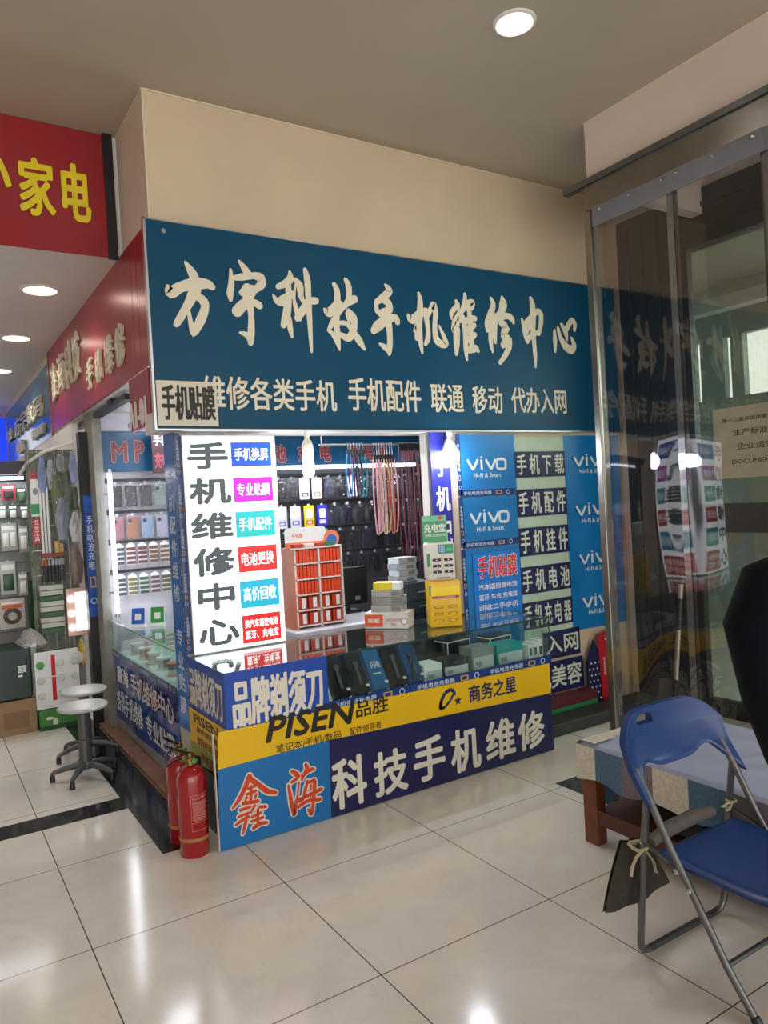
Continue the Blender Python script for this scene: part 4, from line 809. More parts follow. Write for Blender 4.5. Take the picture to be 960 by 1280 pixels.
# cards of small batteries and rings
def card_strip(hx, label, loc, grp):
    key = ('card', hx)
    if key in PROTO: return dup(PROTO[key], loc, label, random.uniform(-.05, .05), grp)
    t = thing('battery_card', label, 'battery card', loc, 0, grp); PROTO[key] = t
    f0 = FY(0)
    MB().poly(f0, [(-.035, -.17), (.035, -.17), (.035, -.02), (0, .005), (-.035, -.02)], .003, .004).build('backing_card', PAPERW, t)
    for k in range(4):
        MB().box(-.034, -.016, -.165+.036*k, .034, -.007, -.141+.036*k, bev=.003).build('small_pack', M('pack ' + hx, hx, .35), t)
    return t
for (z_, cols, w_) in ((1.43, ['#4a4c58', '#5c3a3a', '#63393a', '#6b4a3c', '#6e5540'], 'in the upper card row'), (1.19, ['#474d55', '#66633f', '#3f5542', '#5f4450', '#585a45'], 'in the lower card row')):
    for k, hx in enumerate(cols): card_strip(hx, ORD[k] + ' battery card from the left ' + w_ + ' above the payment card stands', (1.34+.088*k, 6.05, z_), 'battery cards on the passage side')
t = thing('blue_tape_strip', 'strip of blue phone tape running down the grey pier', 'tape', (1.16, 6.19, .87))
tape(MB(t.location), FY(6.196), 1.125, .87, 1.20, 1.82, False).build('strip', [M('blue glossy tape', '#2456b4', .2, var=.3, scale=15), TAPEL, TAPEG], t)
t = thing('pale_carton', 'tall pale carton stood against the wall right of the battery cards', 'carton', (1.85, 5.97, 0))
MB(t.location).box(1.77, 5.90, 0, 1.93, 6.05, 1.42, bev=.004).build('carton', PAPERW, t)
MB(t.location).rect(FY(5.9), 1.79, 1.1, 1.91, 1.35, .001, .001).build('printed_label', M('pale print', '#a9b4bd', .5), t)

# desk, orange packet rack, monitor, drawers
t = thing('inner_desk', 'white desk inside the stall carrying the orange packet rack', 'desk', (2.55, 4.8, 0))
o = t.location
MB(o).box(2.06, 4.42, .785, 2.845, 5.15, .82, bev=.004).build('desktop', M('white desktop', '#d3d1da', .35), t)
for x_ in (2.08, 2.8): MB(o).box(x_, 4.46, 0, x_+.03, 5.1, .785).build('side_panel', WHITE, t)
MB(o).box(2.11, 4.9, 0, 2.8, 4.92, .785).build('back_panel', M('painted desk shade', '#17181b', .6), t)  # near-black panel puts the shade under the desktop into its colour
RK = M('rose white rack plastic', '#e0cfcb', .35)
t = thing('packet_rack', 'white rack of orange screen film packets on the inner desk', 'rack', (2.31, 4.58, .822))
o = t.location
b = MB(o)
for x_ in (2.125, 2.303, 2.478): b.box(x_-.006, 4.53, .822, x_+.006, 4.70, 1.36)
for k in range(6): b.box(2.12, 4.53, .835+.104*k, 2.484, 4.70, .845+.104*k)
b.build('grid_frame', RK, t)
MB(o).box(2.12, 4.70, .822, 2.484, 4.71, 1.36).build('back_panel', RK, t)
MB(o).box(2.107, 4.53, .822, 2.118, 4.71, 1.36).build('side_panel', M('orange side panel', '#c76b45', .4, var=.1), t)
b = MB(o); b.rrect(FY(4.6), 2.09, 1.36, 2.40, 1.50, .03, .006, 0, 0); b.rect(FY(4.594), 2.09, 1.36, 2.48, 1.40, .002, 0, 1); b.disc(FY(4.592), 2.44, 1.41, .06, .004, 0, 1); b.disc(FY(4.588), 2.44, 1.40, .04, .001, 0, 2)
b.text(FY(4.594), '手机膜', (2.14, 1.43, 2.22, 1.46), 1, bold=.02); b.build('header_card', [PAPERW, M('salmon print', '#e07a52', .4), M('blue print', '#2f62b8', .4)], t)
OP = M('orange film packet', '#d9431c', .35, var=.12, scale=20); OD = M('dark orange film packet', '#b8361a', .35, var=.12, scale=20)
src = None; wsrc = None
for r_ in range(5):
    for c_ in range(2):
        n = 6 if r_ > 1 else 2
        for k in range(n):
            z_ = .846 + .104*r_; x0 = 2.134 + .177*c_
            lb = '%s orange packet from left, %s half of the %s rack shelf from below' % (ORD[k], 'left' if c_ == 0 else 'right', ORD[r_])
            if n == 6:
                x_ = x0 + .027*k
                if src is None:
                    src = MB((x_, 4.54, z_)).box(x_, 4.54, z_, x_+.022, 4.68, z_+.085, bev=.002).build('film_packet', OP); q = src
                else: q = src.copy(); COL.objects.link(q); q.location = (x_, 4.54, z_)
                tag(q, lb, 'packet', 'orange packets in the rack')
            else:
                x_ = x0 + .082*k
                if wsrc is None:
                    wsrc = thing('film_box', lb, 'box', (x_, 4.54, z_)); q = wsrc
                    MB().box(0, 0, 0, .07, .13, .083, bev=.002).build('carton', OD, q); MB().rect(FY(0), .03, .008, .058, .075, .001, .0005).build('white_label', PAPERW, q)
                else: q = dup(wsrc, (x_, 4.54, z_), lb)
                q['label'] = lb.replace('orange packet', 'white labelled orange box'); q['group'] = 'orange boxes in the rack'
for k, hx in enumerate(('#b03a30', '#d8d2cc', '#b03a30', '#3b7a4a')):
    x_ = 2.16+.08*k
    tag(MB((x_, 4.6, 1.376)).box(x_-.034, 4.53, 1.366, x_+.034, 4.59, 1.39, bev=.003).build('small_packet', M('small packet ' + hx, hx, .4)), ORD[k] + ' small packet from left lying on top of the orange packet rack', 'packet', 'small packets on the rack top')
t = thing('monitor', 'black monitor seen from behind the orange packet rack', 'monitor', (2.74, 4.96, .822))
MB().rrect(FY(-.02), -.15, .06, .16, .34, .012, .04, -.02).build('screen_case', BLACK, t)
MB().tube([(0, 0, .02), (0, 0, .1)], .02, 10).build('neck', BLACK, t); MB().box(-.09, -.07, 0, .09, .07, .02, bev=.006).build('foot', BLACK, t)
MB().rect(FY(-.02), .05, .09, .065, .12, .001, .023).rect(FY(-.02), .075, .09, .09, .12, .001, .023).build('marks', M('grey marks', '#8a8d90', .4), t)
t = thing('drawer_unit', 'dark blue grey unit of narrow drawers behind the yellow charging station', 'cabinet', (3.0, 4.5, 0))
b = MB(); b.box(-.14, -.15, 0, .14, .15, 1.06, bev=.004); b.build('body', M('dark slate cabinet', '#26333c', .4), t)
for k in range(9):
    d_ = MB().box(-.13, -.158, .14+.1*k, .13, -.15, .225+.1*k, bev=.003).build('drawer', M('dark slate drawer', '#2e3d47', .3), t)
    MB().box(-.03, -.165, .19+.1*k, .03, -.158, .2+.1*k).build('pull', ALU, d_)
zz = 1.062
for k, lb in enumerate(('lowest', 'second', 'third', 'topmost')):
    t = thing('foil_box', lb + ' silver box of the stack on the dark drawer unit', 'box', (2.95+.008*(k % 2), 4.5, zz), .1*(k % 2), 'silver boxes on the drawer unit')
    MB().box(-.085, -.06, 0, .085, .06, .043, bev=.002).build('carton', SILV, t); MB().rect(FY(-.06), 0, .008, .06, .034, .001, .0005).build('label', M('grey label', '#6f7476', .5), t); zz += .044
t = thing('hanging_rod', 'thin rod under the stall ceiling carrying the lanyards', 'rod', (2.85, 4.62, 2.06))
MB(t.location).tube([(2.4, 4.62, 2.06), (3.4, 4.62, 2.06)], .007, 8).build('rod', ALU, t)
MB(t.location).tube([(2.42, 4.62, 2.06), (2.42, 4.62, 2.46)], .004, 6).tube([(3.38, 4.62, 2.06), (3.38, 4.62, 2.46)], .004, 6).build('hanger_wire', ALU, t)
LAN = []
for k, hx in enumerate(('#3f7fc0', '#2a3f66', '#7a3440', '#1c2a3a', '#2f9fb0', '#2f7f9a')): LAN.append((2.62+.024*k, 1.99, 1.70, hx, 1.0, k, 6, 'short lanyard bundle of blue and teal straps'))
for k, hx in enumerate(('#d99aa8', '#e0b6ba', '#cfa0a8', '#e6d6c0', '#b9c48a', '#b8584a', '#c2574f', '#dba9a0')): LAN.append((2.835+.022*k, 1.95, 1.42+.012*(k % 3), hx, 1.0, k, 8, 'long lanyard bundle of pink and red straps'))
for k, hx in enumerate(('#8a3a48', '#7a3f5c', '#a34a50', '#6a4470', '#8f4a5a', '#7a3038', '#99556a', '#5f3f62', '#8a3a44', '#a05058', '#6d3550', '#84404c')): LAN.append((3.06+.02*k, 2.03, 1.10+.05*((k*5) % 7), hx, .5, k, 12, 'thin long cord hank beside the white frame'))
for x_, z1, z0, hx, s_, k, n, lb in LAN:
    t = thing('lanyard', '%s, %s from left, hanging from the rod' % (lb, ORD[k]), 'lanyard', (x_, 4.62, 2.06), 0, lb + 's')
    a = random.uniform(-.03, .03)
    w_ = (.021 if s_ == 1 else .014*s_*1.2); hz = z1-2.06
    b = MB()
    n_ = 14; pts = []
    for i in range(n_+1):
        q = i/n_; pts.append(((-.010-.012*math.sin(PI*q))*1+a*q*(1-q)*2, -.012, hz+(z0-z1)*q))
    for i in range(9):
        q = PI*i/8; pts.append((-.010*math.cos(q)*1.0, -.012-.004*math.sin(q), z0-2.06-.012*math.sin(q)))
    for i in range(n_+1):
        q = 1-i/n_; pts.append(((.010+.012*math.sin(PI*q))+a*q*(1-q)*2, -.018, hz+(z0-z1)*q))
    b.tube(pts, w_*.5, 6, flat=.35); b.build('strap', M('strap ' + hx, hx, .6, var=.15, scale=40), t, SM)
    MB().box(-.009, -.022, hz-.02, .009, -.006, hz+.035, bev=.004).build('buckle', BLACK, t)
    MB().tube([(0, -.014, hz+.03), (0, -.012, .01), (0, 0, .012), (0, .010, -.004)], .0025, 6).build('hook', CHROME, t)

# ---------------------------------------------------------------- entrance on the right: rail, clear strip curtain, shovel, notice
t = thing('curtain_rail', 'stainless header with a toothed hanging rail above the clear plastic door curtain', 'rail', (3.65, 1.5, 3.4))
o = t.location
MB(o).box(3.63, -3.5, 3.37, 3.668, 3.245, 3.525, bev=.003).build('header_plate', STEEL, t)
b = MB(o).box(3.615, -3.5, 3.525, 3.665, 3.40, 3.535).box(3.612, -3.5, 3.525, 3.618, 3.40, 3.56)
for k in range(60): b.box(3.618, 3.36-k*.055, 3.535, 3.655, 3.385-k*.055, 3.553)
b.build('toothed_rail', M('dull zinc rail', '#777a7c', .35, metal=.9), t)
t = thing('door_post', 'stainless post at the far end of the plastic door curtain', 'post', (3.66, 3.24, 0))
MB(t.location).box(3.63, 3.205, 0, 3.70, 3.255, 3.37, bev=.006).build('post', STEEL, t)
PVC = clear('clear soft vinyl sheet', '#d3d2cf', .05, .03, .035, 2.2, .008, '#c8c8cc')
HEM = clear('doubled vinyl hem', '#8f8d8c', .10, .06, .1, 3, .18, '#b5b1ae')
GREYS = M('grey vinyl mounting strip', '#6c6d76', .45, var=.06)
for k, (ya, yb, lb) in enumerate(((2.60, 3.20, 'farthest clear plastic curtain panel, next to the stainless post'), (2.06, 2.66, 'second clear plastic curtain panel, with a paper notice seen through it'), (1.50, 2.12, 'nearest clear plastic curtain panel at the right edge'))):
    t = thing('plastic_curtain_panel', lb, 'curtain', (3.645, (ya+yb)/2, 3.42), 0, 'clear plastic curtain panels')
    o = t.location; xo = .014*(k % 2)
    def sh(u, v, ya=ya, yb=yb, k=k, xo=xo):
        z = .10 + 3.30*v
        bul = .010*math.exp(-((z-1.45)/.6)**2)*math.sin(PI*u)**2*(1 if k < 2 else .5)
        fold = .022*math.exp(-((z-.38)/.2)**2)*math.sin(9*u+4*z+k)*u*(1-u)*4
        return Vector((3.652-xo-bul-fold+.0015*math.sin(5*z+3*u), ya+(yb-ya)*u, z))
    MB(o).grid(sh, 28, 70).build('clear_sheet', PVC, t, 3.0)
    for e_ in (0, 1):
        MB(o).grid(lambda u, v, e_=e_: sh(e_*.93+.07*u, v) + Vector((-.004, 0, 0)), 2, 60).build('hem', HEM, t, 3.0)
    MB(o).box(3.618-xo*.5, ya+.02, 3.255, 3.628-xo*.5, yb-.02, 3.37, bev=.002).build('mounting_strip', GREYS, t)
    for q in (.12, .5, .86): MB(o).lathe([(.012, 0), (.009, .006), (.004, .009)], (3.618-xo*.5, ya+(yb-ya)*q, 3.345), 10, axis=(-1, 0, 0)).build('screw', CHROME, t)
t = thing('shovel', 'shovel with black D grip and pale shaft leaning behind the plastic curtain', 'shovel', (4.4, 3.36, 0))
o = t.location; top = Vector((4.58, 3.36, 1.19)); bot = Vector((4.40, 3.335, .30))
ax = (top-bot).normalized()
neck = bot + ax*.66
MB(o).tube([bot, neck], .017, 12).build('shaft', M('pale metal shaft', '#a79c92', .35, metal=.6), t, SM)
g_ = neck; w1 = Vector((0, .1, 0))
MB(o).tube([g_, g_+ax*.07], [.022, .024], 10).tube([g_+ax*.06, g_+ax*.12+w1*.75, g_+ax*.20+w1], .014, 8).tube([g_+ax*.06, g_+ax*.12-w1*.75, g_+ax*.20-w1], .014, 8).tube([g_+ax*.20+w1*1.05, g_+ax*.20-w1*1.05], .016, 8).build('d_grip', M('black plastic', '#1b1b1d', .4), t, SM)
MB(o).tube([neck-ax*.32, neck-ax*.1], .0178, 12).build('black_label', BLACK, t, SM)
MB(o).grid(lambda u, v: bot - ax*.29*v + Vector((-.05*(2*u-1)**2*.6, (u-.5)*.22*(1 if v < .75 else 1-.6*(v-.75)/.25), 0)), 10, 8).build('blade', M('dark steel blade', '#4a4b4d', .4, metal=.8), t, SM)
t = thing('paper_notice', 'cream paper notice with lines of dark writing on the glass door', 'notice', (4.72, 2.9, 1.65))
fn = FrX(4.722); b = MB(t.location).rect(fn, 3.17, 1.67, 2.55, 2.15, .002, 0, 0)
fn2 = FrX(4.719)
for k, (s_, a, c, h) in enumerate((('第十二届年度质量评比通知', 3.10, 2.62, .028), ('生产标准化', 3.02, 2.72, .045), ('企业运营', 3.0, 2.74, .045), ('DOCUMENT', 3.04, 2.74, .03))): b.text(fn2, s_, (a, 2.05-.095*k, c, 2.05+h-.095*k), 1, bold=.01)
b.build('sheet', [M('cream paper', '#c9bda2', .6), M('brown ink', '#5c4d38', .6)], t)

# ---------------------------------------------------------------- bench
WOOD = M('reddish brown wood', '#6f3a22', .35, var=.25, scale=14)
t = thing('padded_bench', 'low wooden bench under a pale blue sheet with a patchwork skirt', 'bench', (2.95, 1.75, 0))
o = t.location
for x_, y_ in ((2.58, 2.42), (3.22, 2.42), (2.58, 1.02), (3.22, 1.02)):
    MB(o).box(x_, y_, 0, x_+.065, y_+.08, .33, bev=.006).build('leg', WOOD, t)
b = MB(o); b.box(2.60, 1.05, .13, 3.26, 2.46, .155, bev=.004); b.build('shelf', WOOD, t)
MB(o).box(2.588, 1.1, .10, 2.608, 2.42, .17, bev=.004).build('shelf_rail', M('dark shelf edge wood', '#532a18', .35, var=.2, scale=14), t)
MB(o).box(2.59, 1.02, .30, 3.28, 2.49, .335).build('seat_board', WOOD, t)
SHEET = M('pale lavender blue sheet', '#a3abc6', .8, var=.05, scale=8, bump=.1)
def top(u, v):
    x = 2.572+.72*u; y = 1.0+1.515*v
    e = min(u, 1-u, v, 1-v); r = min(1, e/.04)
    z = .452+.028*math.sqrt(max(0, 1-(1-r)**2)) + .004*math.sin(26*x+9*y)*math.sin(7*y+5*x)*(1 if r >= 1 else .3) + .006*math.exp(-((u-.55)/.2)**2)*math.sin(40*(y+.4*x))*(1 if .1 < v < .6 else 0)
    return Vector((x, y, z))
MB(o).box(2.575, 1.005, .335, 3.285, 2.51, .45, bev=.02).build('cushion', M('cushion ticking', '#8f949c', .8), t, SM)
MB(o).grid(top, 60, 90).build('sheet', SHEET, t, SM)
pat = [('#d0c9bc', 2.515, 2.40), ('#52708a', 2.40, 2.245), ('#7b6f78', 2.245, 2.085), ('#d0c9bc', 2.085, 1.915), ('#4c6c84', 1.915, 1.735), ('#6f6c72', 1.735, 1.55), ('#d0c9bc', 1.55, 1.38), ('#52708a', 1.38, 1.2), ('#7b6f78', 1.2, 1.0)]
for k, (hx, a, c) in enumerate(pat):
    MB(o).grid(lambda u, v, a=a, c=c: Vector((2.566+.006*math.sin(30*(a+(c-a)*u))*(1-v)-.004*(1-v), a+(c-a)*u, (.305+.012*math.sin(19*(a+(c-a)*u)))*(1-v)+.462*v)), 10, 8).build('skirt_patch', M('woven cloth ' + hx, hx, .9, var=.14, scale=60, bump=.3), t, SM)
MB(o).grid(lambda u, v: Vector((2.566+.73*u, 2.517+.004*math.sin(20*u)*(1-v), .31*(1-v)+.462*v)), 16, 6).build('end_skirt', M('woven cloth #d0c9bc', '#d0c9bc', .9), t, SM)
MB(o).grid(lambda u, v: Vector((2.57+.72*u, 2.40+.115*v, .484+.002*math.sin(18*u)-.024*max(0, (v-.7)/.3)**2)), 20, 8).build('white_border', M('woven cloth #d0c9bc', '#d0c9bc', .9), t, SM)
for k, (x0, y0, sx_, sy_, hx, lb) in enumerate(((2.82, 2.0, .20, .28, '#2b2a2d', 'dark cloth bundle on the bench shelf'), (2.85, 1.5, .2, .22, '#3a3733', 'brownish dark bundle on the bench shelf nearer the camera'))):
    q = MB((x0, y0, .156)); b = bmesh.new(); bmesh.ops.create_icosphere(b, subdivisions=3, radius=1)
    for v in b.verts:
        n = .12*math.sin(5*v.co.x+3*v.co.y)+.08*math.sin(9*v.co.y+4*v.co.z)
        v.co = Vector((x0+v.co.x*sx_*(1+n), y0+v.co.y*sy_*(1+n), .156+.06+max(-.06, v.co.z*.075*(1+n))))
    q.bm(b); tag(q.build('cloth_bundle', M('bundle ' + hx, hx, .95, var=.2, scale=18, bump=.3), None, SM), lb, 'bundle')

# ---------------------------------------------------------------- folding chair and the bag tied to it
BLUEP = M('blue chair plastic', '#173a7c', .32, var=.05, scale=5)
GREYM = M('grey chair tube', '#6d6e70', .35, metal=.7, var=.06)
t = thing('folding_chair', 'blue plastic folding chair with grey tube legs beside the bench', 'chair', (2.3, 1.55, 0))
o = t.location
XL, XR = 2.06, 2.545
prof = [(1.335, .012), (1.43, .14), (1.53, .305), (1.616, .44), (1.69, .58), (1.745, .67), (1.78, .75), (1.79, .80)]
for x_ in (XL, XR): MB(o).tube([(x_, y_, z_) for y_, z_ in prof[:6]], .0125, 12).build('front_leg', GREYM, t, SM)
for x_, e_ in ((XL, 1), (XR, -1)):
    MB(o).tube([(x_, 1.70, .60), (x_, 1.725, .41), (x_, 1.757, .09), (x_+.004*e_, 1.763, .045), (x_+.02*e_, 1.766, .022), (x_+.05*e_, 1.767, .016)], .0125, 12).build('rear_leg', GREYM, t, SM)
MB(o).tube([(XL+.05, 1.767, .016), (XR-.05, 1.767, .016)], .0125, 12).build('rear_foot_bar', M('dark rubber bar', '#3a3b3c', .5), t, SM)
MB(o).tube([(XL, 1.43, .14), (XR, 1.43, .14)], .009, 10).build('front_stretcher', GREYM, t, SM)
for x_ in (XL, XR):
    MB(o).tube([(x_+.0, 1.725, .42), (x_+.0, 1.66, .40), (x_, 1.585, .375)], .011, 8, flat=.5).build('hinge_arm', GREYM, t, SM)
    for y_, z_ in ((1.722, .42), (1.59, .375), (1.545, .33)): MB(o).lathe([(.010, 0), (.008, .004), (.002, .006)], (x_-.013, y_, z_), 10, axis=(-1, 0, 0)).build('rivet', CHROME, t)
def seat(u, v, dz=0.):
    w_ = 1-.10*max(0, (v-.75)/.25)**2
    x = (XL+XR)/2 + (XR-XL-.035)*(u-.5)*w_
    e = min(u, 1-u, v, 1-v); r = min(1, e/.05)
    y = 1.70-.44*v - .02*math.sin(PI*u)*v
    return Vector((x, y, .402-.012*v-.012*math.sin(PI*u)*math.sin(PI*v)-.014*(1-r)**2+dz))
b = MB(o).grid(seat, 24, 24); b.grid(lambda u, v: seat(u, v, -.02+.012*(1-min(1, min(u, 1-u, v, 1-v)/.05))**2), 24, 24)
n = 25
def ring(base): return [base+i for i in range(n)] + [base+i*n+n-1 for i in range(1, n)] + [base+(n-1)*n+i for i in range(n-2, -1, -1)] + [base+i*n for i in range(n-2, 0, -1)]
r1, r2 = ring(0), ring(n*n)
for i in range(len(r1)): b.f.append((r1[i], r1[(i+1) % len(r1)], r2[(i+1) % len(r1)], r2[i])); b.m.append(0)
b.build('seat', BLUEP, t, 1.2)
MB(o).tube([(XL+.03, 1.60, .378), (XR-.03, 1.60, .378)], .009, 8).build('seat_crossbar', GREYM, t, SM)
# backrest: moulded panel with drooping wings round the tubes and a hand hole
def back_pt(u, v, d=0.):
    c = 2*u-1
    a = abs(c)
    top_ = .835-.085*max(0, (a-.45)/.55)**2.4
    low_ = .640+.028*math.exp(-((a-.62)/.22)**2)-.075*max(0, (a-.70)/.30)**1.5
    z = low_+(top_-low_)*v
    # along the tube's line
    for (ya, za), (yb, zb) in zip(prof, prof[1:]):
        if za <= z <= zb or (yb, zb) == prof[-1]:
            y = ya+(yb-ya)*(z-za)/(zb-za)
            if za <= z <= zb: break
    y = min(y, 1.80)
    y += .045*(1-a**2) + .006*math.sin(PI*v) - .010*a**4
    return Vector(((XL+XR)/2 + c*(XR-XL+.06)/2, y+d, z))
N1, N2 = 88, 36
keep = []
b = MB(o); base = {}
hole = lambda u, v: abs((u-.32)/.095)**2.6 + abs((v-.80-.02*math.cos(20*(u-.32)))/.11)**2.6 < 1
for s_, d_ in ((0, -.017), (1, .016)):
    for j in range(N2+1):
        for i in range(N1+1):
            base[(s_, i, j)] = len(b.v); b.v.append(back_pt(i/N1, j/N2, d_*(1 if 1 < j < N2-1 and 1 < i < N1-1 else .8)))
quads = [(i, j) for j in range(N2) for i in range(N1) if not hole((i+.5)/N1, (j+.5)/N2)]
qs = set(quads)
for i, j in quads:
    for s_ in (0, 1):
        f_ = (base[(s_, i, j)], base[(s_, i+1, j)], base[(s_, i+1, j+1)], base[(s_, i, j+1)]); b.f.append(f_ if s_ == 0 else tuple(reversed(f_))); b.m.append(0)
    for (di, dj), (p, q_) in (((-1, 0), ((0, 0), (0, 1))), ((1, 0), ((1, 0), (1, 1))), ((0, -1), ((0, 0), (1, 0))), ((0, 1), ((0, 1), (1, 1)))):
        if (i+di, j+dj) not in qs:
            A, B = (i+p[0], j+p[1]), (i+q_[0], j+q_[1])
            b.f.append((base[(0, *A)], base[(0, *B)], base[(1, *B)], base[(1, *A)])); b.m.append(0)
b.build('backrest', BLUEP, t, .9)
MB(o).tube([(2.47, 1.30+.012*math.cos(a*PI/6), .372-.018+.018*math.sin(a*PI/6)) for a in range(12)], .0025, 6, closed=True).build('wire_ring', CHROME, t, SM)
for x_ in (XL, XR): MB(o).lathe([(.0155, 0), (.0155, .03), (.012, .034)], (x_, 1.327, 0), 12, axis=(0, .55, .83)).build('rubber_foot', BLACK, t, SM)
BAGM = M('dark brown cloth bag', '#3a342f', .9, var=.18, scale=25, bump=.4)
t = thing('cloth_bag', 'dark brown cloth bag tied with pale strings to the rear leg of the blue chair', 'bag', (2.08, 1.79, .38))
o = t.location
def bag(u, v, s_=1):
    x0, x1 = 2.03-.10*v, 2.17+.10*v
    x = x0+(x1-x0)*u
    z = .405-.03*u-.215*v+.03*u*v*1.0-.02*math.sin(PI*u)*v
    return Vector((x, 1.80+s_*(.006+.035*math.sin(PI*u)*math.sin(PI*min(1, v*.9+.1)))+.006*math.sin(14*u+3*v), z))
MB(o).grid(lambda u, v: bag(u, v, 1), 16, 16).grid(lambda u, v: bag(u, v, -.8), 16, 16).build('sack', BAGM, t, SM)
TIE = M('pale cotton tie', '#b5a88f', .9)
MB(o).tube([(2.045+.028*math.cos(a), 1.735+.035*math.sin(a), .41+.004*math.sin(3*a)) for a in [k*PI/6 for k in range(12)]], .006, 6, closed=True).tube([(2.04, 1.71, .41), (1.99, 1.70, .40), (1.965, 1.70, .37), (1.96, 1.70, .345)], .006, 6, flat=.5).tube([(2.045, 1.705, .405), (2.075, 1.70, .36), (2.085, 1.70, .32)], .008, 6, flat=.4).tube([(2.06, 1.76, .405), (2.07, 1.795, .395)], .006, 6).build('tie_string', TIE, t, SM)
t = thing('rolled_cloth', 'grey rolled cloth lying along the back of the blue chair seat', 'cloth', (2.25, 1.70, .42))
MB(t.location).tube([(2.09, 1.72, .402+.012), (2.2, 1.735, .408+.016), (2.33, 1.735, .43), (2.44, 1.72, .43)], [.018, .026, .026, .018], 12).build('roll', M('grey rolled cloth', '#5d5855', .95, var=.1, scale=30, bump=.3), t, SM)
t = thing('tied_string', 'pale string tied round the right rear leg of the blue chair', 'string', (2.545, 1.72, .44))
MB(t.location).tube([(2.545+.017*math.cos(k*PI/5), 1.712+.017*math.sin(k*PI/5), .445) for k in range(10)], .005, 6, closed=True).tube([(2.53, 1.70, .445), (2.49, 1.69, .455), (2.46, 1.69, .45), (2.44, 1.68, .46)], .004, 6).tube([(2.53, 1.70, .44), (2.50, 1.69, .43), (2.47, 1.685, .435)], .004, 6).build('string', TIE, t, SM)

# ---------------------------------------------------------------- fire extinguishers and stools
EXR = M('red enamel', '#97111c', .18, var=.04, coat=.4)
BRASS = M('brass valve', '#8d7a4a', .3, metal=.9)
def extinguisher(loc, label, rz):
    t = thing('fire_extinguisher', label, 'fire extinguisher', loc, rz, 'fire extinguishers')
    MB().lathe([(.066, 0), (.070, .006), (.070, .36), (.066, .385), (.052, .41), (.032, .424), (.022, .428)], (0, 0, 0), 32).build('cylinder', EXR, t, SM)
    MB().lathe([(.0706, .078), (.0715, .08), (.0715, .092), (.0706, .094)], (0, 0, 0), 32).build('tan_band', M('tan rubber band', '#a5793c', .6), t, SM)
    MB().lathe([(.02, .425), (.02, .445), (.026, .447), (.026, .462), (.016, .468), (.016, .486)], (0, 0, 0), 16).box(-.05, -.012, .452, .02, .012, .476, bev=.004).build('valve', BRASS, t, SM)
    MB().tube([(.02, 0, .475), (-.03, 0, .496), (-.10, 0, .535), (-.135, 0, .558)], [.010, .012, .011, .007], 8, flat=.6).build('lever', BLACK, t, SM)
    MB().tube([(.01, 0, .463), (-.04, 0, .472), (-.10, 0, .474), (-.135, 0, .458)], [.009, .009, .008, .006], 8, flat=.6).build('carry_handle', BLACK, t, SM)
    MB().lathe([(.014, 0), (.014, .012), (.010, .014)], (.0, -.025, .452), 14, axis=(0, -1, 0)).build('pressure_gauge', M('gauge green', '#5f8a4a', .3), t, SM)
    MB().tube([(.03, .01, .455), (.07, .02, .44), (.082, .03, .38), (.080, .03, .22), (.078, .03, .12)], .0075, 8).build('hose', BLACK, t, SM)
    # printed instruction label wrapped on the cylinder
    b = MB()
    def cyl(a, z, r=.0708): return Vector((r*math.sin(a), -r*math.cos(a), z))
    a0, a1 = -.75, .72
    for z0, z1 in ((.130, .1315), (.298, .2995), (.168, .169)): b.grid(lambda u, v: cyl(a0+(a1-a0)*u, z0+(z1-z0)*v), 16, 1)
    for aa in (a0, a1): b.grid(lambda u, v: cyl(aa+.015*u, .13+.169*v), 1, 1)
    rr = random.Random(3)
    for k in range(13):
        b.grid(lambda u, v: cyl(a0+.1+(a1-a0-.2)*u*rr_, .178+.0072*k+.0022*v) if True else None, 14, 1) if (globals().__setitem__('rr_', rr.uniform(.7, 1.0)) or True) else None
    vv, ff = text_mesh('灭火器 使用方法')
    b.add([cyl(a0+.1+(a1-a0-.2)*x, .278+.013*y) for x, y, z in vv], ff)
    b.build('printed_label', M('pink white print', '#d79a98', .4), t)
extinguisher((1.062, 3.575, 0), 'nearer red fire extinguisher standing at the corner of the counter', .35)
extinguisher((1.065, 3.76, 0), 'rear red fire extinguisher half hidden behind the nearer one', .75)
SEATM = M('pale grey stool seat', '#b4b5b3', .3, var=.04)
STG = M('grey painted stool metal', '#585b5d', .4, metal=.3, var=.05)
def stool(loc, label, rz):
    t = thing('round_stool', label, 'stool', loc, rz, 'round stools')
    MB().lathe([(.02, .437), (.13, .437), (.15, .444), (.152, .456), (.144, .464), (.10, .467), (.005, .467)], (0, 0, 0), 36).build('seat', SEATM, t, SM)
    MB().lathe([(.05, .437), (.05, .43), (.034, .425), (.032, .25), (.038, .245), (.038, .10), (.045, .095), (.045, .06)], (0, 0, 0), 20).build('column', STG, t, SM)
    for k in range(5):
        a = 2*PI*k/5; c, s_ = math.cos(a), math.sin(a)
        MB().tube([(.03*c, .03*s_, .085), (.12*c, .12*s_, .075), (.19*c, .19*s_, .055), (.205*c, .205*s_, .045)], [.022, .019, .014, .012], 8).build('leg', STG, t, SM)
        MB().lathe([(.016, 0), (.016, .03), (.012, .045)], (.2*c, .2*s_, 0), 12).build('foot_pad', BLACK, t, SM)
stool((.84, 5.06, 0), 'nearer round grey stool on five legs in the passage', .35)
stool((.93, 5.52, 0), 'farther round grey stool, partly hidden by the nearer one', .9)

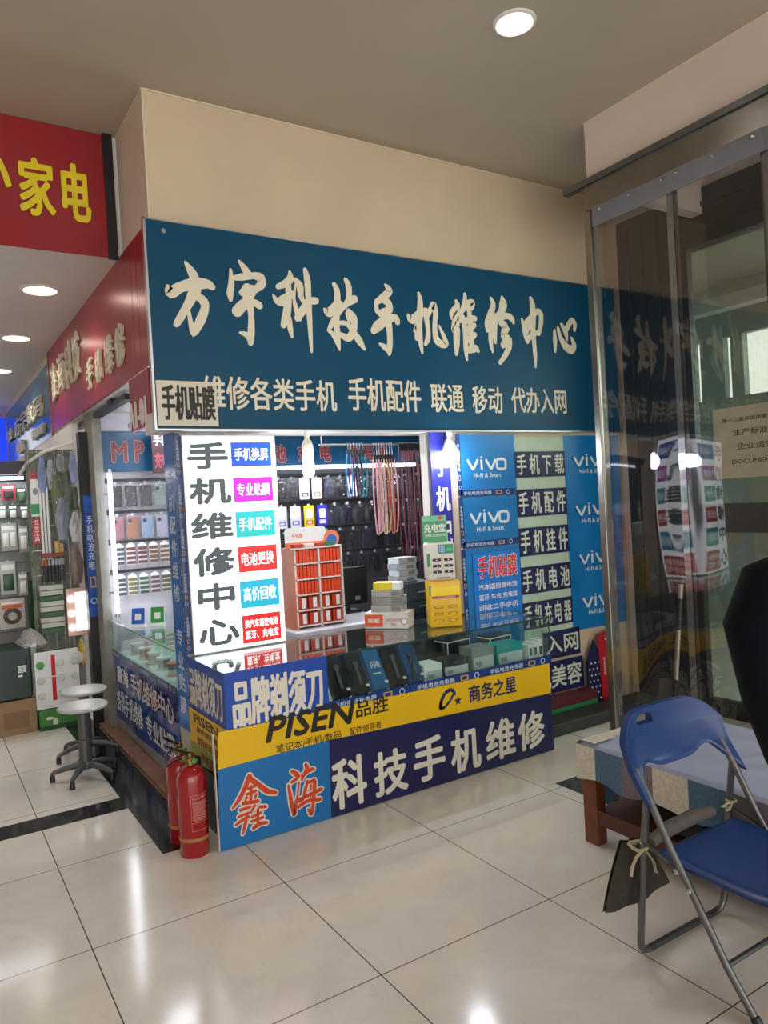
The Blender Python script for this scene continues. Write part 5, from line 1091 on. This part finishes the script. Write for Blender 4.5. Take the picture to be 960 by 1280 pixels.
# ---------------------------------------------------------------- the next stall beyond the pier
struct('wall_stall', MB().box(-1.2, 6.98, 0, 1.14, 7.06, 2.12), M('dark stall back', '#3b3d42', .6))
struct('wall_stall_side', MB().box(1.14, 6.6, 0, 1.19, 9.0, 2.43), WHITE)
t = thing('peg_board', 'grey slatted display wall in the next stall on the far left', 'display wall', (.3, 6.95, .6))
o = t.location
MB(o).box(-.4, 6.94, .4, .86, 6.975, 1.98).build('panel', M('grey slat wall', '#7a7b7c', .5), t)
b = MB(o)
for k in range(16): b.box(-.4, 6.93, .45+.095*k, .86, 6.942, .455+.095*k)
b.build('slat_grooves', M('slat groove dark', '#3e3f41', .5), t)
t = thing('stall_canopy', 'dark hood over the slatted display wall with a tube light', 'canopy', (.2, 6.8, 2.02))
MB(t.location).box(-1.2, 6.72, 2.03, .90, 7.0, 2.14, bev=.004).build('hood', M('dark violet hood', '#23213a', .4), t)
MB(t.location).tube([(-.6, 6.80, 2.005), (.78, 6.80, 2.005)], .013, 10).build('tube_light', TUBE, t, SM)
l = area('stall_tube_light', (.3, 6.78, 1.98), 1.2, 5, (.9, .95, 1), (.3, 6.85, 1.0), .05)
def hang_pack(nm, lb, r, y, card, prod, kind='box', grp='blister packs on the slatted wall'):
    x0, z0, x1, z1 = r; w_, h_ = x1-x0, z1-z0
    t = thing(nm, lb, 'blister pack', ((x0+x1)/2, y, z1), 0, grp); f0 = FY(0)
    MB().rrect(f0, -w_/2, -h_, w_/2, 0, .006, .004, .0).build('backing_card', M('card ' + card, card, .4, var=.1), t)
    if kind == 'box': MB().box(-w_*.33, -.028, -h_*.88, w_*.33, -.004, -h_*.38, bev=.006).build('product', M('product ' + prod, prod, .35), t, SM)
    elif kind == 'two':
        for s_ in (-1, 1): MB().box(s_*w_*.23-w_*.18, -.03, -h_*.85, s_*w_*.23+w_*.18, -.004, -h_*.35, bev=.006).build('product', M('product ' + prod, prod, .35), t, SM)
    elif kind == 'coil':
        for k in range(3): MB().tube([((w_*.33-.011*k)*math.cos(a*PI/12), -.012-.004*k, -h_*.58+(w_*.33-.011*k)*math.sin(a*PI/12)) for a in range(24)], .006, 8, closed=True).build('cable_turn', M('product ' + prod, prod, .4), t, SM)
        MB().rect(f0, -w_*.4, -h_*.32, w_*.4, -h_*.18, .002, .026).build('orange_label', M('orange label', '#c5612f', .5), t)
    b = MB().rect(f0, -w_*.4, -h_*.25, w_*.4, -h_*.1, 0, .0045); b.build('card_print', M('print for ' + card, '#e3e6e3' if kind != 'light' else '#555555', .4), t)
    MB().tube([(0, .05, .005), (0, -.02, .005)], .003, 6).build('peg_hook', CHROME, t)
yp = 6.90
for a in (
 ('blister_pack', 'red and black blister pack at the top of the slatted wall', (.62, 1.83, .725, 1.96), yp, '#8f2430', '#1c1c1f'),
 ('blister_pack', 'dark green hanging packet at the top right of the slatted wall', (.735, 1.80, .80, 1.93), yp, '#2a4a2c', '#39583a'),
 ('blister_pack', 'first of three small green and white packets in the second row', (.585, 1.67, .65, 1.79), yp, '#3d6a4c', '#d6dad4'),
 ('blister_pack', 'second of three small green and white packets in the second row', (.665, 1.67, .73, 1.79), yp, '#3f5a48', '#cfd3d6'),
 ('blister_pack', 'third of three small green and white packets in the second row', (.75, 1.66, .815, 1.78), yp, '#48564c', '#dcdfdd'),
 ('blister_pack', 'broad white twin charger pack on the slatted wall', (.60, 1.41, .715, 1.64), yp, '#a9adab', '#e1e2df', 'two'),
 ('blister_pack', 'narrow white charger pack beside the twin one', (.73, 1.39, .80, 1.61), yp, '#9fa3a3', '#e1e2df'),
 ('blister_pack', 'white pack with a dark green and yellow product on the slatted wall', (.575, 1.05, .69, 1.325), yp, '#b5b9b6', '#23482c', 'box'),
 ('blister_pack', 'small white pack at the right of the third row', (.705, 1.03, .775, 1.225), yp, '#98a09c', '#dfe1de'),
 ('cable_pack', 'coil of grey cable in a clear pack with an orange label', (.55, .77, .74, 1.015), yp-.02, '#b9b2aa', '#5d5450', 'coil'),
 ('blister_pack', 'small green packet at the right edge of the slatted wall', (.80, 1.29, .85, 1.45), yp, '#3c8a4a', '#b5d9b5'),
): hang_pack(*a)
tag(MB((.81, 6.92, .7)).box(.77, 6.90, .66, .85, 6.935, 1.15, bev=.004).build('green_packet_column', M('deep green plastic', '#14471f', .3, var=.3, scale=30)), 'deep green packet column at the right of the slatted wall', 'packet')
# wire rack with long goods
t = thing('wire_rack', 'white wire rack of long goods beside the grey pier in the next stall', 'rack', (1.0, 6.58, .6))
o = t.location; b = MB(o)
for k in range(6): b.tube([(.80+.066*k, 6.60-.0*k, .55), (.80+.066*k, 6.60, 2.22)], .004, 6)
for k in range(9): b.tube([(.79, 6.60, .6+.2*k), (1.14, 6.60, .6+.2*k)], .004, 6)
b.build('wire_grid', ALU, t)
MB(o).box(.78, 6.62, .5, 1.145, 6.635, 2.22).build('back_sheet', M('grey green rack back', '#6d7468', .6, var=.35, scale=14), t)
MB(o).tube([(.74, 6.72, 2.02), (.80, 6.62, 2.12), (.92, 6.56, 2.20), (1.14, 6.54, 2.27)], .014, 8).build('curved_top_rail', WHITE, t, SM)
FILM = clear('crinkled film bag', '#dfe4e6', .08, .08, 1.0, 45, .05, '#ccd3dc')
def bagged(nm, lb, x, z0, z1, w_, hx, cat, y=6.56, blade=None):
    t = thing(nm, lb, cat, (x, y, z1), 0, 'long goods on the wire rack'); h = z1-z0
    MB().grid(lambda u, v: Vector(((u-.5)*w_*(.35+.65*math.sin(PI*min(1, .12+.85*v))), -.004-.022*math.sin(PI*u)*math.sin(PI*v)+.004*math.sin(17*u+13*v), -h*v)), 10, 18).build('film_bag', FILM, t, SM)
    MB().tube([(0, -.006, -.02), (0, -.008, -h*.5), (0, -.006, -h*.97)], [.006, w_*.17, w_*.11], 10, flat=2.8).build('head', M('tool ' + hx, hx, .35, var=.15), t, SM)
    MB().tube([(0, .03, .01), (0, -.01, .01)], .003, 6).build('hook', CHROME, t)
bagged('brush', 'bagged pale blue brush hanging at the top left of the wire rack', .89, 1.86, 2.17, .075, '#7d93c4', 'brush')
bagged('brush', 'bagged silvery brush second from left at the top of the wire rack', .955, 1.88, 2.15, .065, '#a9b0ba', 'brush')
bagged('brush', 'bagged short grey brush third from left at the top of the wire rack', 1.03, 2.03, 2.2, .07, '#9a9c98', 'brush')
bagged('brush', 'bagged blue white brush at the top right of the wire rack', 1.12, 1.93, 2.2, .075, '#8f9fd6', 'brush', 6.5)
bagged('green_glove_pack', 'olive green bagged goods in the middle of the wire rack', .985, 1.66, 2.03, .09, '#5c6a34', 'glove pack', 6.53)
bagged('green_glove_pack', 'darker green bagged goods right of the olive ones', 1.07, 1.64, 2.06, .09, '#3d4f2a', 'glove pack', 6.52)
bagged('green_glove_pack', 'narrow dark green bagged goods beside the black post', 1.125, 1.5, 1.92, .07, '#2f4324', 'glove pack', 6.53)
bagged('blue_bag', 'smoky grey blue bag in the middle of the wire rack', 1.01, 1.47, 1.84, .12, '#7f879c', 'bag', 6.49)
bagged('clear_pack', 'clear pack of white goods at the right of the wire rack', 1.105, 1.45, 1.72, .11, '#b9bcc0', 'pack', 6.48)
bagged('shiny_pack', 'crinkled shiny pack with dark pieces low on the right of the wire rack', 1.10, 1.11, 1.46, .12, '#6a5a50', 'pack', 6.5)
for k in range(3):
    q = thing('white_tube', ORD[k] + ' long white plastic tube from left on the wire rack', 'tube', (.868+.024*k, 6.56, 1.33), 0, 'white tubes on the wire rack')
    MB().lathe([(.010, 0), (.010, .61), (.007, .62)], (0, 0, 0), 10).build('tube', PAPERW, q, SM); MB().lathe([(.011, .58), (.011, .62)], (0, 0, 0), 10).build('cap', M('grey cap', '#8b9094', .4), q)
q = thing('product_strip', 'tall white card with red top and green band, left on the wire rack', 'card', (.835, 6.58, 1.68))
b = MB().rect(FY(0), -.035, 0, .03, .36, .003, 0, 0); b.rect(FY(-.003), -.035, .30, .03, .36, 0, .001, 1); b.rect(FY(-.003), -.035, .02, .03, .10, 0, .001, 2); b.disc(FY(-.003), 0, .2, .018, 0, .001, 3, ry=.03)
b.build('printed_card', [PAPERW, M('dull red print', '#a8343c', .4), GRN, M('grey blue print', '#7b8797', .4)], q); MB().tube([(0, .02, .37), (0, -.01, .37)], .003, 6).build('hook', CHROME, q)
q = thing('product_strip', 'narrow red card with white characters below the tall white card', 'card', (.83, 6.58, 1.46))
b = MB().rect(FY(0), -.028, 0, .028, .20, .003, 0, 0)
for k, ch in enumerate('五金工具'): b.text(FY(-.003), ch, (-.02, .155-.045*k, .02, .19-.045*k), 1, bold=.02, d=.001)
b.build('printed_card', [M('card red', '#b8252c', .4), PAPERW], q); MB().tube([(0, .02, .21), (0, -.01, .21)], .003, 6).build('hook', CHROME, q)
for k in range(7):
    q = thing('black_comb', ORD[k] + ' black handled tool from left in the row at the middle of the wire rack', 'tool', (.85+.026*k, 6.55, 1.15), 0, 'black handled tools on the wire rack')
    MB().box(-.009, -.012, 0, .009, .004, .13, bev=.004).build('handle', BLACK, q); MB().box(-.009, -.010, .131, .009, .002, .18).build('card_head', M('orange card', '#b5523a', .5) if k < 2 else M('grey card', '#9b9fa2', .4), q)
q = thing('orange_tray', 'narrow orange and brown tray above the black handled tools', 'tray', (.93, 6.55, 1.345))
MB().box(-.08, -.03, 0, .09, .02, .035, bev=.003).build('tray', M('brown red tray', '#7a3320', .4), q); MB().box(.02, -.025, .035, .05, .01, .13).box(.055, -.02, .035, .085, .01, .11).build('striped_packets', M('cream orange packet', '#c9a05f', .4, var=.5, scale=60), q)
for k in range(9):
    q = MB((.9, 6.54, .74+.043*k)).box(.815+.004*(k % 2), 6.52, .74+.043*k, .985+.004*(k % 3), 6.58, .778+.043*k, bev=.002).build('switch_packet', M('switch packet pale', '#b9bdb6', .4, var=.2) if k % 3 else M('switch packet green', '#2f5a38', .4, var=.2))
    tag(q, ORD[k] + ' packet from below in the grey stack on the wire rack', 'packet', 'stacked packets on the wire rack')
t = thing('lit_lamp_display', 'brightly lit white display panel with round bulbs low on the wire rack', 'lamp display', (1.085, 6.47, .70))
MB().box(-.085, -.012, 0, .085, .012, .385, bev=.004).build('board', M('display board rose', '#c7a39b', .4), t)
MB().rect(FY(-.012), -.018, .04, .075, .35, .004, .0).build('lit_panel', M('lit display panel', '#fbfbff', .3, emit=3.0, var=0), t)
for k in range(3): MB().lathe([(.004, .035), (.018, .028), (.024, .012), (.02, 0)], (-.052, -.012, .07+.115*k), 16, axis=(0, -1, 0)).build('bulb', M('lit display bulb', '#fff6ee', .3, emit=7, var=0), t, SM)
t = thing('switch_board', 'white board showing plugs and round switches, standing behind the stools', 'display board', (.91, 6.44, .15))
o = t.location
MB(o).box(.735, 6.43, .16, 1.06, 6.45, .61, bev=.004).build('board', PAPERW, t)
MB(o).rect(FY(6.43), .855, .22, .885, .58, .002).build('red_stripe', M('red vinyl', '#c0202c', .4), t)
rr = random.Random(5)
for k in range(9):
    x_, z_ = .775+.105*(k % 3)+(.04 if k % 3 else 0), .27+.12*(k//3)
    MB(o).lathe([(.03, 0), (.03, .012), (.022, .02), (.004, .021)], (x_, 6.43, z_), 16, axis=(0, -1, 0)).build('round_switch', M('switch white', '#c9cbc8', .3) if k != 6 else M('switch green', '#4f9a4a', .3), t, SM)
MB(o).lathe([(.05, 0), (.05, .01), (.046, .013)], (1.05, 6.43, .53), 20, axis=(0, -1, 0)).build('round_switch', M('switch white', '#c9cbc8', .3), t, SM)
MB(o).rect(FY(6.43), .735, .405, 1.06, .415, .003).build('white_divider', WHITE, t)
t = thing('green_carton', 'low green printed carton on the floor under the switch board', 'carton', (.88, 6.46, 0))
MB(t.location).box(.745, 6.40, 0, 1.02, 6.55, .155, bev=.004).build('carton', M('green carton', '#3f7a34', .45, var=.2), t)
b = MB(t.location).rect(FY(6.40), .745, .0, 1.02, .035, .001, .0005, 1); b.disc(FY(6.40), .82, .09, .03, 0, .001, 0, ry=.012); b.disc(FY(6.40), .86, .06, .02, 0, .001, 0, ry=.03); b.build('print', [M('pale print patch', '#cdd8c6', .5), M('deep green print', '#1c4a26', .5)], t)
t = thing('dark_green_box', 'dark green box with small white marks on top of the brown carton', 'box', (.45, 6.6, .27))
MB(t.location).box(.15, 6.45, .272, .71, 6.85, .655, bev=.006).build('carton', M('dark green carton', '#16302b', .4, var=.1), t)
MB(t.location).text(FY(6.45), '国货', (.62, .47, .68, .53), bold=.03).rect(FY(6.45), .62, .44, .65, .455, 0, .001).build('white_marks', PAPERW, t)
t = thing('brown_carton', 'brown cardboard carton on the floor at the far left', 'carton', (.42, 6.6, 0))
MB(t.location).box(.05, 6.44, 0, .735, 6.86, .262, bev=.005).build('carton', M('brown cardboard', '#8f7355', .8, var=.12, scale=14), t)
MB(t.location).rect(FY(6.44), .50, .05, .68, .18, 0, .001).build('printed_panel', M('darker cardboard print', '#7d6347', .8), t)
t = thing('plastic_bag', 'crumpled clear plastic bag lying on the dark green box', 'bag', (.78, 6.62, .66))
MB(t.location).grid(lambda u, v: Vector((.64+.20*u+.02*math.sin(9*v), 6.46+.14*v, .66+.17*math.sin(PI*min(1, u*.9+.1))*math.sin(PI*v)*(.6+.4*u)+.012*math.sin(21*u+15*v))), 20, 16).build('film', clear('clear thin film', '#d9dad8', .12, .12, .8, 40, .3, '#b9b7b2'), t, SM)
tag(MB((.78, 6.7, 0)).box(.74, 6.66, 0, .85, 6.84, .63, bev=.005).build('white_carton', PAPERW), 'narrow pale carton standing behind the switch board', 'carton')
t = thing('yellow_net_bag', 'yellow netted pack hanging below the lit display panel', 'pack', (1.095, 6.50, .68))
MB().tube([(0, 0, 0), (0, -.01, -.08), (0, -.01, -.19), (0, 0, -.22)], [.012, .045, .05, .02], 12, flat=.6).build('pack', M('yellow net', '#b3973a', .6, var=.5, scale=60), t, SM)
MB().tube([(0, .0, .02), (0, 0, -.01)], .006, 6).build('tie', BLACK, t)

# ---------------------------------------------------------------- person at the right edge
COAT = M('dark navy coat', '#070b15', .9, var=.15, scale=14, bump=.15, spec=.15)
TROU = M('black trousers', '#17181b', .8, var=.1); SKIN = M('skin', '#b98b6f', .5, var=.04); HAIR = M('black hair', '#15110f', .5, var=.2, scale=60); SHOE = M('dark shoes', '#1b1a1a', .4)
def skinned(name, verts, edges, mat, parent, root=0, sub=2):
    me = bpy.data.meshes.new(name); me.from_pydata([v[0] for v in verts], edges, [])
    o = bpy.data.objects.new(name, me); COL.objects.link(o)
    sk = o.modifiers.new('skin', 'SKIN'); sk.use_smooth_shade = True
    for i, v in enumerate(verts):
        r = v[1] if isinstance(v[1], tuple) else (v[1], v[1])
        me.skin_vertices[0].data[i].radius = r
    me.skin_vertices[0].data[root].use_root = True
    sb = o.modifiers.new('sub', 'SUBSURF'); sb.levels = sub; sb.render_levels = sub
    dg = bpy.context.evaluated_depsgraph_get(); new = bpy.data.meshes.new_from_object(o.evaluated_get(dg))
    bpy.data.objects.remove(o); new.name = name
    for p in new.polygons: p.use_smooth = True
    new.materials.clear(); new.materials.append(mat)
    q = bpy.data.objects.new(name, new); COL.objects.link(q); q.parent = parent
    return q
# local frame: the person faces +y, x to the right; turned to face away from the camera
t = thing('person', 'person in a dark navy coat standing at the right edge by the folding chair', 'person', (1.69, .83, 0), -.56)
body = [((0, 0, .94), .13), ((.02, -.01, 1.12), .135), ((.03, -.02, 1.30), .15), ((.03, -.01, 1.43), .085), ((.03, .02, 1.52), .055), ((.03, .035, 1.58), .06),
        ((-.12, -.01, 1.415), .085), ((-.185, -.01, 1.35), .075), ((-.165, .0, 1.12), .055), ((-.07, .16, 1.04), .043), ((-.01, .24, 1.03), .034),
        ((.18, -.01, 1.415), .085), ((.245, -.01, 1.35), .075), ((.26, -.02, 1.12), .055), ((.20, .14, .98), .043), ((.16, .22, .95), .034),
        ((-.09, 0, .86), .11), ((-.10, .02, .50), .068), ((-.10, -.02, .12), .045), ((-.10, .10, .045), .038),
        ((.09, 0, .86), .11), ((.10, .02, .50), .068), ((.10, -.02, .12), .045), ((.10, .10, .045), .038)]
be = [(0, 1), (1, 2), (2, 3), (3, 4), (4, 5), (2, 6), (6, 7), (7, 8), (8, 9), (9, 10), (2, 11), (11, 12), (12, 13), (13, 14), (14, 15), (0, 16), (16, 17), (17, 18), (18, 19), (0, 20), (20, 21), (21, 22), (22, 23)]
skinned('body', body, be, SKIN, t)
def loft(mb, rings, n=28):
    vs_ = [Vector((cx+rx*math.cos(2*PI*k/n), cy_+ry*math.sin(2*PI*k/n), z)) for z, cx, cy_, rx, ry in rings for k in range(n)]
    fs = [(i*n+k, i*n+(k+1) % n, (i+1)*n+(k+1) % n, (i+1)*n+k) for i in range(len(rings)-1) for k in range(n)]
    return mb.add(vs_, fs + [tuple(reversed(range(n))), tuple((len(rings)-1)*n+k for k in range(n))])
b = loft(MB(), [(.74, 0, 0, .195, .155), (.86, 0, 0, .19, .15), (1.0, .01, 0, .18, .145), (1.14, .02, -.01, .178, .145), (1.28, .03, -.02, .195, .15), (1.37, .03, -.02, .20, .14), (1.43, .03, -.015, .165, .11), (1.47, .03, 0, .10, .085), (1.50, .03, .01, .07, .07), (1.535, .03, .015, .066, .066)])
b.tube([(-.10, -.015, 1.43), (-.165, -.015, 1.40), (-.195, -.012, 1.33), (-.168, .0, 1.18), (-.125, .015, 1.05), (-.10, .07, 1.02), (-.08, .15, 1.03), (-.045, .19, 1.035)], [.07, .085, .082, .074, .068, .062, .055, .05], 18)
b.tube([(.16, -.015, 1.43), (.225, -.015, 1.40), (.255, -.012, 1.33), (.265, -.005, 1.22), (.27, 0, 1.12), (.25, .06, 1.05), (.21, .12, .99), (.185, .17, .97)], [.07, .085, .082, .074, .068, .062, .055, .05], 18)
b.build('coat', COAT, t, 3.0)
b = loft(MB(), [(.74, 0, 0, .165, .13), (.84, 0, 0, .172, .135), (.95, 0, 0, .165, .13), (.99, 0, 0, .15, .12)])
for s_ in (-1, 1): b.tube([(s_*.085, 0, .86), (s_*.092, .005, .70), (s_*.10, .02, .50), (s_*.10, 0, .28), (s_*.10, -.015, .07)], [.10, .095, .078, .07, .066], 18)
b.build('trousers', TROU, t, 3.0)
for s_ in (-1, 1):
    b = bmesh.new(); bmesh.ops.create_icosphere(b, subdivisions=3, radius=1)
    for v in b.verts: v.co = Vector((s_*.10+v.co.x*.048, .055+v.co.y*.135, max(0, .035+v.co.z*.055)))
    MB().bm(b).build('shoe', SHOE, t, SM)
b = bmesh.new(); bmesh.ops.create_icosphere(b, subdivisions=4, radius=1)
hc = Vector((.03, .045, 1.655))
for v in b.verts:
    x, y, z = v.co
    w_ = 1-.22*max(0, -z); jaw = .02*max(0, -z)*max(0, y)
    nose = .022*math.exp(-(x/.16)**2-((z+.12)/.2)**2) if y > 0 else 0
    eye = -.008*math.exp(-((abs(x)-.36)/.16)**2-((z-.08)/.12)**2) if y > 0 else 0
    lip = .006*math.exp(-(x/.28)**2-((z+.48)/.07)**2) if y > 0 else 0
    v.co = hc + Vector((x*.075*w_, y*.095+jaw+nose+eye+lip, z*.115))
hd = MB().bm(b)
for s_ in (-1, 1): hd.lathe([(.002, -.006), (.018, -.003), (.02, .003), (.01, .007)], hc+Vector((s_*.074, -.005, -.005)), 12, axis=(s_, -.3, 0))
hd.build('head', SKIN, t, 3.0)
for s_ in (-1, 1):
    e_ = MB().lathe([(.001, .006), (.008, .003), (.011, -.002)], hc+Vector((s_*.027, .083, .01)), 12, axis=(0, 1, 0)).build('eye', M('eye white', '#e3dfd8', .2), t, SM)
    MB().lathe([(.001, .0085), (.005, .006)], hc+Vector((s_*.027, .083, .01)), 10, axis=(0, 1, 0)).build('iris', BLACK, e_, SM)
MB().tube([hc+Vector((-.022, .088, -.056)), hc+Vector((0, .095, -.058)), hc+Vector((.022, .088, -.056))], [.002, .005, .002], 8, flat=.6).build('mouth', M('lips', '#9a5f54', .4), t, SM)
b = bmesh.new(); bmesh.ops.create_icosphere(b, subdivisions=4, radius=1)
for v in b.verts:
    x, y, z = v.co
    low = -.75 if y < .15 else .30
    zz_ = max(z, low if y < .15 else .42*min(1, (y-.1)*3))
    v.co = hc + Vector((x*.082, y*.102-.006, zz_*.124+.002*math.sin(40*x)))
MB().bm(b).build('hair', HAIR, t, 3.0)
def hand(base, d_, side):
    d_ = Vector(d_).normalized(); up_ = Vector((0, 0, 1)); sd = d_.cross(up_).normalized()*side; nn = sd.cross(d_)
    b_ = Vector(base); v = [(b_, .026), (b_+d_*.05, .032), (b_+d_*.085, .030)]; e_ = [(0, 1), (1, 2)]
    hnd = skinned('hand', [(p, (r, r*.55)) for p, r in v], e_, SKIN, t, 0, 2)
    for k, L_ in enumerate((.062, .072, .068, .052)):
        o_ = sd*(.024-.016*k); p0 = b_+d_*.08+o_; p1 = p0+d_*L_*.5-up_*.008; p2 = p1+d_*L_*.3-up_*.016; p3 = p2+d_*L_*.15-up_*.018
        q = skinned('finger', [(p0, .0085), (p1, .008), (p2, .0075), (p3, .0065)], [(0, 1), (1, 2), (2, 3)], SKIN, hnd, 0, 2)
    p0 = b_+d_*.025+sd*.022; p1 = p0+sd*.022+d_*.03; p2 = p1+d_*.03-sd*.004; 
    skinned('thumb', [(p0, .011), (p1, .0095), (p2, .008)], [(0, 1), (1, 2)], SKIN, hnd, 0, 2)
hand((-.015, .235, 1.03), (.55, .8, -.1), 1)
hand((.16, .22, .955), (-.3, .9, -.3), -1)
